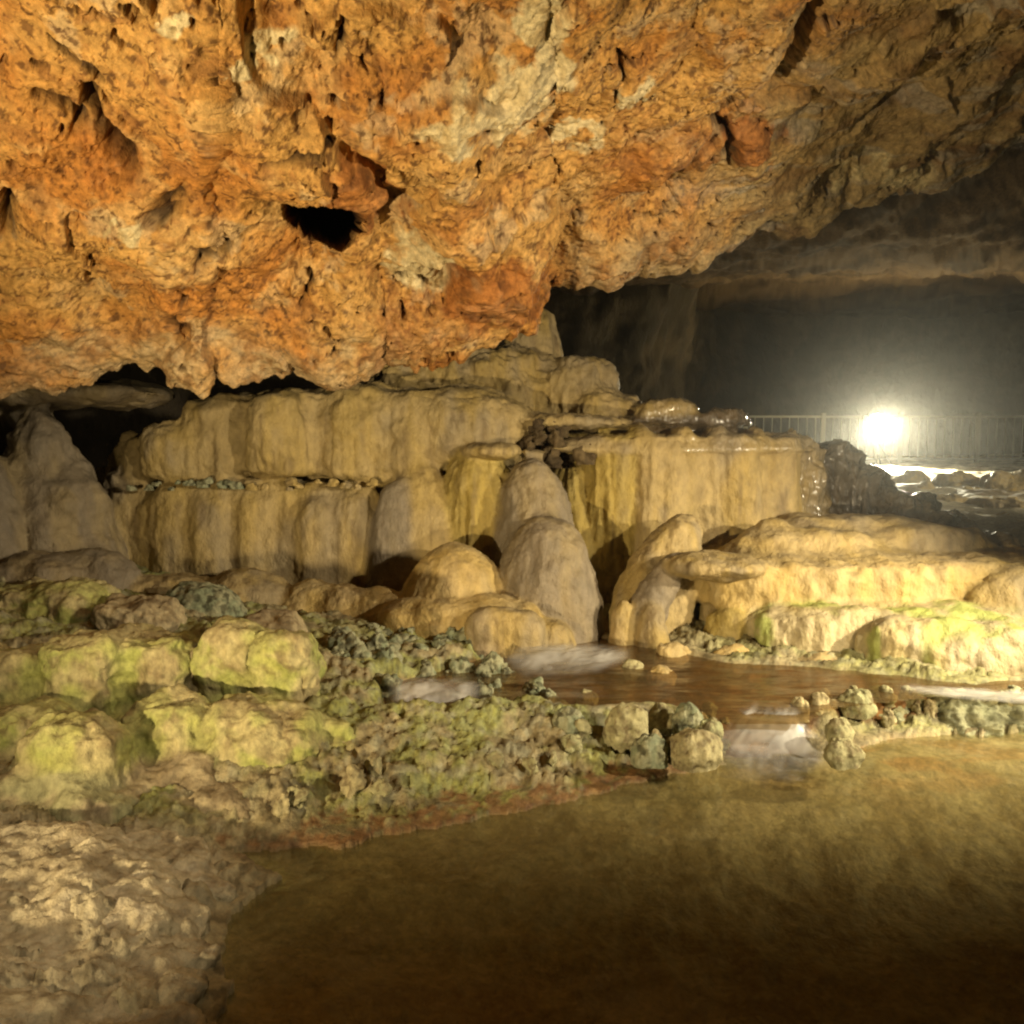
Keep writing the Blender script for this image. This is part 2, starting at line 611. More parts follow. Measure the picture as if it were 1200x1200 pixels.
def build_ceiling():
    LIP = [(-500, 475, 5.2), (-100, 462, 5.5), (0, 457, 5.6), (60, 450, 5.65), (125, 441, 5.7), (175, 446, 5.65), (205, 456, 5.6), (236, 455, 5.6),
           (252, 442, 5.75), (320, 445, 5.8), (400, 440, 5.85), (428, 420, 5.9), (446, 396, 6.0), (540, 396, 6.1), (590, 376, 6.2), (628, 345, 6.3),
           (642, 322, 6.5), (700, 318, 6.6), (760, 310, 6.8), (850, 288, 7.1), (930, 272, 7.4), (1000, 245, 7.6), (1080, 212, 7.9), (1140, 195, 8.1), (1200, 168, 8.3), (1350, 120, 8.6), (1800, 40, 9.0)]
    lx, ly, lY = (np.array(c, float) for c in zip(*LIP))
    U = np.concatenate([np.linspace(-480, -40, 60, endpoint=False), np.linspace(-40, 1240, 760), np.linspace(1250, 1780, 60)])
    lipy, lipY = pchip(lx, ly, U), pchip(lx, lY, U)
    topY = pchip([-500, 0, 600, 1200, 1800], [2.9, 3.1, 3.35, 4.3, 5.0], U)
    rows = []
    p_top = at(U, -70 + 0 * U, topY)
    rows.append(p_top + np.stack([-0.15 * p_top[:, 0], -4.0 + 0 * U, 0.7 + 0 * U], -1))
    rows.append(p_top + np.stack([-0.05 * p_top[:, 0], -1.5 + 0 * U, 0.35 + 0 * U], -1))
    rows.append(p_top)
    for f, bulge in ((0.33, 0.10), (0.62, 0.12), (0.84, 0.0)):
        yy = -70 + (lipy + 70) * f
        rows.append(at(U, yy, topY + (lipY - topY) * (f ** 1.15) - bulge))
    lip = at(U, lipy, lipY)
    rows.append(lip)
    rows.append(lip + np.stack([0.03 * lip[:, 0], 0.22 + 0 * U, 0.10 + 0 * U], -1))
    up = pchip([-500, 300, 600, 800, 1000, 1800], [0.35, 0.45, 1.3, 1.0, 0.55, 0.5], U)
    rows.append(lip + np.stack([0.12 * lip[:, 0], 0.95 + 0 * U, up], -1))
    zfar = pchip([-500, 500, 800, 1200, 1800], [3.6, 4.0, 4.2, 4.45, 4.7], U)
    fx = (U - 600) / F
    rows.append(np.stack([fx * 11.5, 11.5 + 0 * U, zfar], -1))
    rows.append(np.stack([fx * 17, 17 + 0 * U, zfar + 0.9], -1))
    rows.append(np.stack([fx * 27, 27 + 0 * U, zfar + 1.3], -1))
    C = np.array(rows)                                   # control rows x columns x 3
    nseg = [10, 26, 130, 120, 95, 80, 30, 36, 40, 24, 16]
    out, vv = [], []
    n = len(C)
    for k in range(n - 1):
        p0 = C[k - 1] if k > 0 else 2 * C[0] - C[1]
        p3 = C[k + 2] if k + 2 < n else 2 * C[-1] - C[-2]
        p1, p2 = C[k], C[k + 1]
        for t in np.linspace(0, 1, nseg[k], endpoint=(k == n - 2)):
            # centripetal-like tangents keep the curl at the lip tight
            d1 = np.linalg.norm(p2 - p1, axis=1, keepdims=True)
            d0 = np.linalg.norm(p1 - p0, axis=1, keepdims=True)
            d2 = np.linalg.norm(p3 - p2, axis=1, keepdims=True)
            m1 = ((p1 - p0) / d0 * d1 + (p2 - p1) / d1 * d0) / (d0 + d1) * d1
            m2 = ((p2 - p1) / d1 * d2 + (p3 - p2) / d2 * d1) / (d1 + d2) * d1
            out.append((1 + 2 * t) * (1 - t) ** 2 * p1 + t * (1 - t) ** 2 * m1 + t * t * (3 - 2 * t) * p2 + t * t * (t - 1) * m2)
            vv.append(k + t)
    Pg = np.array(out)
    nr, nc = Pg.shape[:2]
    V = Pg.reshape(-1, 3)
    vv = np.repeat(np.array(vv), nc)
    Q = grid_quads(nr, nc)
    N = vnormals(V, Q)
    if N[np.argmin(np.abs(vv - 4)), 2] > 0:
        N = -N
        Q = Q[:, ::-1]
    px, py = proj(V)
    front = 1 - sstep(6.1, 6.4, vv)
    near = 1 - sstep(7.0, 8.6, vv)
    # --- lumps and slabs
    d = 0.20 * fbm(V * 1.1 + 3, 3) * near + (0.25 * fbm(V * 0.45 + 8, 3) + 0.09 * fbm(V * 1.8 + 3, 4, 0.6)) * (1 - near)
    warp = V + 0.12 * np.stack([fbm(V * 2.2 + 40, 2), fbm(V * 2.2 + 50, 2), fbm(V * 2.2 + 60, 2)], -1)
    right = sstep(620, 950, px)
    # tilted strata on the right, knobbly on the left
    ax = np.array([0.82, 0.30, 0.48])
    ax /= np.linalg.norm(ax)
    along = V @ ax
    st = V - 0.82 * along[:, None] * ax
    rug = ridged(warp * 2.6 + 2, 4, 0.55) * (1 - right) + ridged(st * 3.2 + 7, 4, 0.55) * right
    d = d + (0.026 * (rug - 0.8)) * (0.4 + 0.6 * near)
    wl = worley(warp * 4.2 + 4)
    d = d + 0.014 * (0.55 - wl) * near
    d = d + 0.017 * fbm(V * 8 + 21, 5, 0.68) * near
    # plates: broken flat faces
    pl = noise(warp * 1.7 + 90)
    d = d + 0.07 * near * (sstep(0.02, 0.05, pl) - 0.5) * sstep(0.0, 0.3, noise(V * 0.9 + 12) + 0.2)
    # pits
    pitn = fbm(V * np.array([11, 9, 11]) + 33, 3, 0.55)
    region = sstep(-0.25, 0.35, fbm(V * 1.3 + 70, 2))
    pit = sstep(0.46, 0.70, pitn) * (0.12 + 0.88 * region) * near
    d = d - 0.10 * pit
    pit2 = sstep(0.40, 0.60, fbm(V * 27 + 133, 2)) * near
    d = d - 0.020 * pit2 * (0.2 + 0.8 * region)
    # --- named hollows and bulges
    wx = px + 10 * fbm(V * 7 + 5, 3)
    wy = py + 10 * fbm(V * 7 + 55, 3)

    def dome(cx, cy, rx, ry_, a=0.0):
        dx, dy = wx - cx, wy - cy
        ca, sa = math.cos(a), math.sin(a)
        return np.exp(-(((dx * ca + dy * sa) / rx) ** 2 + ((-dx * sa + dy * ca) / ry_) ** 2))

    for (cx, cy, rx, ry_, a, amt) in [
            (572, 330, 54, 42, 0, 0.30), (480, 365, 45, 35, 0, 0.10), (215, 432, 34, 28, 0, 0.12), (400, 390, 60, 50, 0, 0.12), (90, 400, 90, 50, 0, 0.10),
            (330, 190, 70, 40, 0.3, 0.10), (150, 260, 120, 60, 0, 0.06), (880, 165, 40, 30, 0, 0.07), (1000, 215, 90, 25, -0.45, 0.08), (620, 180, 140, 70, -0.3, 0.08),
            (700, 290, 90, 20, -0.2, 0.05),
            (522, 312, 13, 34, 0.2, -0.22), (205, 408, 26, 12, 0, -0.15), (455, 250, 24, 20, 0, -0.10), (430, 190, 50, 14, 0.8, -0.14), (405, 170, 30, 12, 0.9, -0.10),
            (905, 270, 42, 9, -0.2, -0.12), (1088, 182, 14, 10, 0, -0.16), (478, 325, 30, 16, 0, -0.06)]:
        d = d + amt * dome(cx, cy, rx, ry_, a) * front
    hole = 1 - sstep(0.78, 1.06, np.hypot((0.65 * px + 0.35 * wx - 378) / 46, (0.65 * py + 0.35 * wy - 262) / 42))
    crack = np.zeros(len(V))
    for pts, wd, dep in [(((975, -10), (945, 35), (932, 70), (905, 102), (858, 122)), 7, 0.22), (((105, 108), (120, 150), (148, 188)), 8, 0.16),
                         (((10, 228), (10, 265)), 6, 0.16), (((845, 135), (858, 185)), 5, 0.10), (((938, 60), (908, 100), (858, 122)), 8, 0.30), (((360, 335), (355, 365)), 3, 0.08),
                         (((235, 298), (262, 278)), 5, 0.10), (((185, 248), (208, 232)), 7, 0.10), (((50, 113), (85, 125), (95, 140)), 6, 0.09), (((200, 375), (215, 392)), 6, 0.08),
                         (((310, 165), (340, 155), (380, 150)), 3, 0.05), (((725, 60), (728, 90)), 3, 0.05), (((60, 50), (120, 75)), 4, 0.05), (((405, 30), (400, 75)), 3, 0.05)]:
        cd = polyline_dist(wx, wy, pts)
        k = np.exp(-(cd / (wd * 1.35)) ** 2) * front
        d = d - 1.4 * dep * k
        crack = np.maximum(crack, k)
    # small stalactite teeth along the lip
    lipk = np.exp(-((vv - 6.0) / 0.35) ** 2)
    teeth = sstep(0.1, 0.5, noise(V * np.array([9, 2, 2]) + 61)) * lipk
    V = V + N * d[:, None]
    V = V + (hole * front)[:, None] * np.array([-0.30, 1.25, 0.42])
    V[:, 2] -= 0.05 * teeth
    N = vnormals(V, Q)
    # --- colour of the rock, shade painted into hollows and behind the lip
    n1 = fbm(V * 1.2 + 101, 4)
    n2 = fbm(V * 3.1 + 151, 4)
    n3 = fbm(V * 8.0 + 171, 4, 0.6)
    col = mix(np.broadcast_to((0.62, 0.345, 0.10), V.shape), (0.55, 0.235, 0.052), sstep(-0.3, 0.5, n1))
    col = mix(col, (0.70, 0.43, 0.16), sstep(0.05, 0.5, n2) * 0.7)
    col = mix(col, (0.34, 0.15, 0.045), sstep(0.12, 0.6, n3 + 0.3 * n1) * 0.6)
    col = mix(col, (0.62, 0.50, 0.30), sstep(0.34, 0.6, fbm(V * 2.2 + 211, 5, 0.6)) * 0.4)
    speck = sstep(0.30, 0.5, fbm(V * np.array([22, 18, 22]) + 233, 3, 0.6))
    col = mix(col, (0.10, 0.04, 0.016), speck * 0.75)
    jx = px + 22 * fbm(V * 5 + 5, 4)
    jy = py + 22 * fbm(V * 5 + 95, 4)

    def patch(cx, cy, rx, ry_):
        return 1 - sstep(0.75, 1.1, np.hypot((jx - cx) / rx, (jy - cy) / ry_))

    tanrim = sstep(4.9, 5.9, vv + 0.5 * n2) * (1 - sstep(430, 520, px) * (1 - sstep(640, 700, px)))
    col = mix(col, mix(np.broadcast_to((0.50, 0.37, 0.20), V.shape), (0.32, 0.20, 0.09), sstep(-0.1, 0.5, n3)), tanrim * 0.8)
    rs = sstep(760, 1000, px + 70 * n2 + (py - 150) * 0.6)
    ol = mix(np.broadcast_to((0.44, 0.32, 0.15), V.shape), (0.24, 0.15, 0.07), sstep(-0.2, 0.4, fbm(st * 3.5 + 9, 4)))
    ol = mix(ol, (0.40, 0.37, 0.30), sstep(0.2, 0.5, fbm(st * 5.5 + 19, 4)) * 0.7)
    col = mix(col, ol, rs * 0.85)
    for (cx, cy, rx, ry_) in [(525, 112, 36, 28), (598, 104, 44, 42), (640, 30, 32, 52), (300, 62, 46, 20), (735, 104, 22, 16), (500, 300, 46, 28), (675, 150, 24, 12), (205, 15, 20, 20), (140, 238, 16, 8),
                              (1030, 205, 60, 18), (620, 55, 12, 50), (165, 258, 16, 10)]:
        col = mix(col, mix(np.broadcast_to((0.78, 0.64, 0.36), V.shape), (0.60, 0.45, 0.22), sstep(0, 0.5, n3)), patch(cx, cy, rx, ry_) * front * 0.9)
    for (cx, cy, rx, ry_, s_) in [(885, 165, 36, 28, 0.8), (425, 215, 55, 55, 0.75), (565, 325, 58, 48, 0.75), (500, 360, 60, 35, 0.45), (760, 175, 90, 40, 0.35), (130, 160, 40, 50, 0.4), (440, 390, 20, 40, 0.4)]:
        col = mix(col, mix(np.broadcast_to((0.42, 0.15, 0.035), V.shape), (0.22, 0.075, 0.02), sstep(-0.1, 0.4, n3)), patch(cx, cy, rx, ry_) * front * s_)
    col = mix(col, (0.06, 0.026, 0.012), pit * 0.75)  # shade painted into the pits
    col = mix(col, (0.02, 0.012, 0.008), np.clip(hole * 1.5, 0, 1) * front)  # inside of the hole painted near black as its shadow
    col = mix(col, (0.035, 0.018, 0.010), np.clip(crack * 1.3 - 0.15, 0, 1) * 0.9)  # shadow of the cracks painted in, near black
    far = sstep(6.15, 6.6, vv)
    col = mix(col, mix(np.broadcast_to((0.12, 0.08, 0.042), V.shape), (0.05, 0.032, 0.017), sstep(-0.2, 0.4, fbm(V * 1.4, 5, 0.6))), far)  # ceiling behind the lip painted darker to stand in for dim light
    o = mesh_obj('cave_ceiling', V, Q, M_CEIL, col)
    tag(o, 'rough orange cave ceiling hanging low over the flowstone', None, None, 'structure')
    return o


build_ceiling()


# ------------------------------------------------------------------ the ground
def rbf(pts):
    A = np.array(pts, float)
    xy, z = A[:, :2], A[:, 2]
    n = len(A)
    D = np.linalg.norm(xy[:, None] - xy[None], axis=2)
    K = np.zeros((n + 3, n + 3))
    K[:n, :n] = D + 0.02 * np.eye(n)
    K[:n, n] = 1
    K[:n, n + 1:] = xy
    K[n, :n] = 1
    K[n + 1:, :n] = xy.T
    w = np.linalg.solve(K, np.concatenate([z, [0, 0, 0]]))

    def f(x, y):
        s = w[n] + w[n + 1] * x + w[n + 2] * y
        for k in range(n):
            s = s + w[k] * np.hypot(x - xy[k, 0], y - xy[k, 1])
        return s
    return f


def sd_poly(x, y, pts):
    """signed distance to a closed polygon, negative inside"""
    pts = np.asarray(pts)
    best = np.full(x.shape, 1e9)
    inside = np.zeros(x.shape, bool)
    n = len(pts)
    for k in range(n):
        ax, ay = pts[k]
        bx, by = pts[(k + 1) % n]
        dx, dy = bx - ax, by - ay
        t = np.clip(((x - ax) * dx + (y - ay) * dy) / (dx * dx + dy * dy), 0, 1)
        best = np.minimum(best, np.hypot(x - ax - t * dx, y - ay - t * dy))
        cond = ((ay > y) != (by > y))
        inside ^= cond & (x < dx * (y - ay) / (dy if abs(dy) > 1e-9 else 1e-9) + ax)
    return np.where(inside, -best, best)


POOL_PX = [(235, 1260), (262, 1180), (266, 1110), (280, 1062), (328, 1030), (300, 1012), (262, 1002), (350, 995), (420, 986), (480, 977), (560, 961), (640, 944), (740, 919), (820, 902),
           (870, 892), (900, 893), (950, 886), (1005, 880), (1040, 866), (1100, 862), (1200, 856), (1400, 850), (1700, 900), (1900, 1260)]
POOL = np.array([at_z(a, b, 0.0)[:2] for a, b in POOL_PX] + [[4.0, -2.0], [-0.6, -2.0]])
STREAM_PX = [(440, 835), (445, 800), (500, 790), (580, 765), (600, 752), (700, 745), (760, 758), (860, 778), (960, 782), (1050, 792), (1120, 800), (1200, 800), (1300, 800), (1300, 815),
             (1180, 815), (1090, 815), (1010, 822), (955, 830), (940, 845), (860, 845), (820, 832), (760, 822), (690, 828), (620, 822), (560, 828), (500, 836)]
STREAM_Z = 0.2
STREAM = np.array([at_z(a, b, STREAM_Z)[:2] for a, b in STREAM_PX])

CTRL_PX = [(350, 985, .05), (500, 965, .05), (640, 938, .05), (740, 912, .05), (820, 895, .05), (450, 910, .12), (600, 885, .11), (350, 890, .19), (500, 850, .22), (600, 850, .19),
           (700, 862, .13), (800, 875, .08), (420, 945, .08), (300, 930, .15), (250, 975, .09), (540, 830, .25), (640, 835, .23), (720, 840, .17), (820, 850, .14), (400, 860, .24),
           (20, 985, .14), (120, 960, .14), (20, 900, .18), (120, 900, .17), (20, 840, .28), (120, 840, .27), (250, 850, .24), (350, 840, .28), (100, 770, .42), (250, 770, .40), (400, 800, .33), (20, 720, .60),
           (200, 710, .55), (330, 740, .45), (420, 760, .36),
           (100, 1040, .15), (30, 1120, .13), (200, 1050, .12), (200, 1120, .10), (220, 1190, .07), (80, 1200, .10), (-150, 1000, .25), (-150, 1200, .2), (290, 1030, .05), (-200, 800, .7),
           (480, 770, .30), (560, 745, .28), (960, 865, .05), (1020, 845, .10), (1100, 840, .13), (1200, 838, .13), (1350, 830, .15), (900, 868, .08), (650, 770, .2), (800, 790, .2), (950, 790, .2), (1100, 800, .2)]
CTRL = [tuple(at_z(a, b, z)) for a, b, z in CTRL_PX]
CTRL += [(-4, 7, .8), (-2.5, 6.9, .42), (-1.5, 6.8, .40), (0, 6.6, .3), (1, 6.6, .25), (2, 6.0, .3), (3.5, 5.8, .35), (-6, 5, 1.2), (-5, 3, .8), (2.4, 7.2, .82), (3.4, 6.9, .80), (4.6, 6.8, .8),
         (3.2, 8.2, 1.0), (5.0, 8.0, .95), (7, 7.5, .95), (4.2, 10, 1.10), (7, 10, 1.08), (0, 8.5, 1.0), (-3, 9, 1.2), (5, 14, 1.15), (10, 14, 1.15), (14, 14, 1.2), (8, 19, 1.24), (14, 19, 1.25), (2, 19, 1.25), (12, 25, 1.3), (0, 25, 1.3), (-5, 14, 1.4), (9, 5, .6), (6, 4.5, .3), (20, 20, 1.4), (22, 26, 1.5)]
ground_h = rbf(CTRL)


def build_ground():
    ys = np.concatenate([np.linspace(-1.5, 1.7, 14, endpoint=False), np.geomspace(1.7, 27.0, 560)])
    us = np.concatenate([np.linspace(-1.6, -0.74, 40, endpoint=False), np.linspace(-0.74, 0.74, 620), np.linspace(0.75, 1.3, 40)])
    Yg, Ug = np.meshgrid(ys, us, indexing='ij')
    Xg = Ug * np.maximum(Yg + 0.2, 1.9)
    x, y = Xg.ravel(), Yg.ravel()
    P2 = np.stack([x, y, np.zeros_like(x)], -1)
    wob = 0.05 * fbm(P2 * 5 + 2, 4)
    sp_ = sd_poly(x, y, POOL) + wob
    ss_ = sd_poly(x, y, STREAM) + wob * 0.8
    z = ground_h(x, y)
    # bare / mossy rock, rough and knobbly
    nearleft = sstep(-0.9, -1.3, x) * sstep(3.35, 3.0, y)
    farf = sstep(6.5, 9.0, y)
    kn = worley(P2 * 6.5 + 3)
    rough = 0.045 * fbm(P2 * 3.2 + 7, 5, 0.58) + 0.035 * (0.5 - kn)
    holes = sstep(0.08, 0.38, fbm(P2 * np.array([2.6, 6.0, 1]) + 19, 3))
    rough = rough + nearleft * (0.07 * fbm(P2 * np.array([2.6, 6.5, 1]) + 14, 4, 0.55) + 0.02 - 0.05 * holes)
    rough = rough * (1 - 0.7 * farf) + farf * (0.07 * fbm(P2 * 0.9 + 4, 4, 0.6))
    fine = 0.020 * fbm(P2 * 21 + 77, 4, 0.65) * (1 - farf)
    edge = sstep(0.0, 0.10, sp_)
    bank = z * (0.25 + 0.75 * sstep(0.0, 0.40, sp_)) + (rough + fine) * (0.35 + 0.65 * edge)
    bank = np.maximum(bank, 0.014 + 0.02 * sstep(0, 0.1, sp_))
    bed = -0.02 - 0.20 * sstep(0.0, 1.3, -sp_) + 0.02 * fbm(P2 * 6 + 1, 4) - 0.02 * sstep(0, .1, -sp_)
    lowbar = np.exp(-(((x - 2.9) / 1.0) ** 2 + ((y - 4.35) / 0.28) ** 2))
    bed = np.minimum(bed + 0.10 * lowbar, -0.012)
    zz = np.where(sp_ > 0, bank, np.minimum(bed, -0.004))
    sbed = STREAM_Z - 0.02 - 0.06 * sstep(0, 0.2, -ss_) + 0.02 * fbm(P2 * 9 + 1, 3)
    instr = sstep(0.05, -0.05, ss_) * (sp_ > 0.1)
    zz = np.where(sp_ > 0.15, np.maximum(zz, (STREAM_Z + 0.02) * sstep(0.35, 0.08, ss_) * sstep(0.15, 0.3, sp_)), zz)
    zz = zz * (1 - instr) + np.minimum(zz, sbed) * instr
    # spill notch where the stream drops into the pool
    P = at_z(905, 868, 0.1)
    notch = np.clip(1.6 * np.exp(-(((x - P[0]) / 0.27) ** 2 + ((y - P[1]) / 0.36) ** 2)), 0, 1)
    zz = np.where(sp_ > 0, np.minimum(zz, zz * (1 - notch) + notch * (-0.02 + 0.15 * sstep(4.45, 4.9, y))), zz)
    V = np.stack([x, y, zz], -1)
    nr, nc = Yg.shape
    Q = grid_quads(nr, nc)
    N = vnormals(V, Q)
    if N[:, 2].mean() < 0:
        Q = Q[:, ::-1]
        N = -N
    n1, n2 = fbm(V * 5 + 3, 4), fbm(V * 13 + 9, 4, 0.6)
    col = mix(np.broadcast_to((0.40, 0.33, 0.18), V.shape), (0.25, 0.20, 0.10), sstep(-0.2, 0.5, n1))
    col = mix(col, mix(np.broadcast_to((0.45, 0.38, 0.24), V.shape), (0.33, 0.27, 0.165), sstep(-0.2, 0.4, n2)), nearleft * 0.8)
    gz = sstep(-1.35, -0.9, x) * sstep(1.6, 0.2, x) * sstep(3.2, 3.6, y)           # the mossy bank
    gz = np.maximum(gz, sstep(-0.8, -1.6, x) * sstep(3.1, 3.4, y))
    gz = np.maximum(gz, sstep(1.2, 1.7, x) * sstep(4.4, 4.6, y) * 0.6) * (1 - farf)
    col = mix(col, mix(np.broadcast_to((0.31, 0.33, 0.13), V.shape), (0.36, 0.37, 0.09), sstep(-0.2, 0.3, n2)), gz * sstep(-0.45, 0.15, fbm(V * 3.5 + 23, 4)) * 0.85)
    col = mix(col, (0.36, 0.34, 0.22), gz * sstep(0.1, 0.4, fbm(V * 11 + 29, 3)) * 0.7)
    col = mix(col, (0.09, 0.07, 0.035), sstep(0.15, 0.5, n2) * 0.6)
    rim = sstep(0.045, 0.018, zz + 0.03 * n2) * (sp_ > -0.02) * (sp_ < 0.3) * sstep(1.3, 0.8, x)
    col = mix(col, mix(np.broadcast_to((0.26, 0.13, 0.05), V.shape), (0.14, 0.035, 0.015), sstep(-0.1, 0.3, n2)), rim * 0.85 * sstep(3.0, 3.3, y))
    bedc = mix(np.broadcast_to((0.37, 0.30, 0.145), V.shape), (0.28, 0.21, 0.085), sstep(-0.2, 0.4, fbm(V * 3 + 12, 4)))
    bedc = mix(bedc, (0.22, 0.15, 0.05), sstep(0.0, 0.45, fbm(V * 7 + 3, 4, 0.65)) * 0.4)
    bedc = mix(bedc, (0.48, 0.40, 0.23), sstep(0.3, 0.5, fbm(V * 17 + 3, 2)) * 0.4)
    bedc = mix(bedc, (0.60, 0.50, 0.29), np.clip(lowbar * 1.1, 0, 1) * sstep(-0.3, 0.2, n1))
    orange = np.exp(-(((x - 2.2) / 1.0) ** 2 + ((y - 4.25) / 0.28) ** 2)) * sstep(-0.2, 0.3, fbm(V * np.array([2, 6, 2.0]) + 5, 3))
    bedc = mix(bedc, (0.42, 0.20, 0.05), orange * 0.7)
    col = np.where((sp_ < 0)[:, None], bedc, col)
    sbc = mix(np.broadcast_to((0.26, 0.14, 0.05), V.shape), (0.14, 0.07, 0.025), sstep(-0.2, 0.4, n1))
    wst = (sstep(0.0, -0.04, ss_) * (sp_ > 0.1))[:, None]
    col = col * (1 - wst) + sbc * wst
    fc = mix(np.broadcast_to((0.62, 0.54, 0.36), V.shape), (0.20, 0.15, 0.08), sstep(-0.2, 0.35, fbm(V * 1.6 + 33, 4)))
    col = mix(col, fc, farf)
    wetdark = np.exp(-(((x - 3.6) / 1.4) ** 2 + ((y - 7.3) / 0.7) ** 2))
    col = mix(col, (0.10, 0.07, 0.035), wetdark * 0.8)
    o = mesh_obj('ground', V, Q, M_GROUND, col)
    tag(o, 'rough mossy cave floor and the bed under the water', None, None, 'structure')
    global GH
    GH = (V.reshape(nr, nc, 3))


build_ground()


def water_sheet(name, pts, z, mat, label, grow=0.12, cell=0.05, amp=0.0):
    pts = np.asarray(pts)
    x0, y0 = pts.min(0) - 0.2
    x1, y1 = pts.max(0) + 0.2
    xs = np.arange(x0, x1, cell)
    ys = np.arange(y0, y1, cell)
    X, Y = np.meshgrid(xs, ys)
    sd = sd_poly(X.ravel(), Y.ravel(), pts).reshape(X.shape)
    P = np.stack([X.ravel(), Y.ravel(), np.zeros(X.size)], -1)
    Z = z + amp * fbm(P * np.array([1.3, 3.0, 1]) * 2.0, 3)
    V = np.stack([X.ravel(), Y.ravel(), Z], -1)
    Q = grid_quads(*X.shape)
    keep = (sd.ravel()[Q] < grow).all(1)
    Q = Q[keep]
    used = np.unique(Q)
    idx = np.zeros(len(V), int)
    idx[used] = np.arange(len(used))
    o = mesh_obj(name, V[used], idx[Q], mat)
    return tag(o, label, None, None, 'structure')


water_sheet('pool_water', POOL, 0.0, M_POOL, 'still brown shallow pool filling the right foreground', 0.10, 0.05, 0.002)
water_sheet('stream_water', STREAM, STREAM_Z, M_STREAM, 'dark brown stream running between the flowstone and the mossy bank', 0.06, 0.03, 0.008)


def white_water(name, rows, label, drop=0.02, amp=0.012):
    """a silky sheet of falling water: rows of 3-D control points from top to bottom, left to right"""
    C = np.array(rows, float)
    nr, nc = 60, 60
    a = np.linspace(0, C.shape[0] - 1, nr)
    b = np.linspace(0, C.shape[1] - 1, nc)
    tmp = np.stack([np.stack([pchip(np.arange(C.shape[1]), C[i, :, k], b) for k in range(3)], -1) for i in range(C.shape[0])])
    Pg = np.stack([np.stack([pchip(np.arange(C.shape[0]), tmp[:, j, k], a) for k in range(3)], -1) for j in range(nc)], 1)
    V = Pg.reshape(-1, 3)
    A, B = np.meshgrid(a / a.max(), b / b.max(), indexing='ij')
    A, B = A.ravel(), B.ravel()
    S = np.stack([B * 3.2 + 0.8 * A, A * 2.2, 0 * A + SEED[0] * 3.3], -1)
    SEED[0] += 1
    f = fbm(S, 4) + 0.14 * fbm(np.stack([B * 16 + 2 * A, A * 2.0, 0 * A + 7.7], -1), 2)
    V = V + np.stack([0 * f, 0 * f, amp * (f + 0.4) + amp * np.abs(fbm(S * 2 + 9, 2))], -1)
    e = np.minimum(A, 1 - A) / 0.35 * np.clip(np.minimum(B, 1 - B) / 0.28, 0, 1)
    al = sstep(0.0, 1.0, e) * np.clip(0.62 + 0.55 * f, 0.15, 0.9)
    tint = np.stack([al] * 3, -1)
    o = mesh_obj(name, V, grid_quads(nr, nc)[:, ::-1], M_FOAM, tint)
    return tag(o, label, None, None, 'structure')


def P3(px, py, z):
    return at_z(px, py, z)


white_water('cascade_water', [
    [P3(862, 824, .215), P3(890, 822, .215), P3(920, 824, .215), P3(944, 830, .215)],
    [P3(852, 838, .19), P3(885, 835, .20), P3(918, 836, .20), P3(950, 842, .18)],
    [P3(840, 858, .12), P3(880, 852, .15), P3(925, 852, .14), P3(962, 860, .10)],
    [P3(832, 880, .05), P3(882, 874, .075), P3(935, 872, .07), P3(972, 876, .05)],
    [P3(838, 898, .012), P3(890, 900, .02), P3(938, 894, .02), P3(985, 890, .012)],
    [P3(860, 916, .006), P3(900, 928, .007), P3(945, 918, .007), P3(990, 900, .006)]], 'white silky water spilling from the stream into the pool')
white_water('rapids_water', [
    [P3(584, 757, .26), P3(640, 754, .27), P3(690, 755, .26), P3(745, 757, .25)],
    [P3(584, 768, .27), P3(640, 764, .27), P3(690, 765, .26), P3(745, 766, .24)],
    [P3(586, 784, .23), P3(640, 782, .225), P3(690, 779, .225), P3(740, 777, .22)],
    [P3(592, 800, .208), P3(645, 798, .208), P3(690, 793, .208), P3(735, 786, .208)]], 'pale blurred rapids at the foot of the round domes')
white_water('rapids_water', [
    [P3(448, 796, .30), P3(490, 793, .30), P3(530, 793, .29), P3(572, 796, .26)],
    [P3(450, 806, .29), P3(490, 802, .30), P3(530, 803, .29), P3(570, 804, .25)],
    [P3(454, 826, .24), P3(495, 824, .25), P3(535, 822, .24), P3(566, 822, .22)],
    [P3(458, 834, .21), P3(500, 832, .21), P3(540, 830, .21), P3(570, 828, .21)]], 'pale blurred rapids beside the dark encrusted clump')
white_water('rapids_water', [
    [P3(1060, 800, .215), P3(1120, 806, .215), P3(1200, 810, .215), P3(1290, 812, .215)],
    [P3(1050, 806, .215), P3(1115, 812, .215), P3(1200, 818, .215), P3(1290, 820, .215)],
    [P3(1045, 812, .212), P3(1110, 820, .212), P3(1200, 828, .21), P3(1290, 830, .21)]], 'thin pale run of water below the terraces')


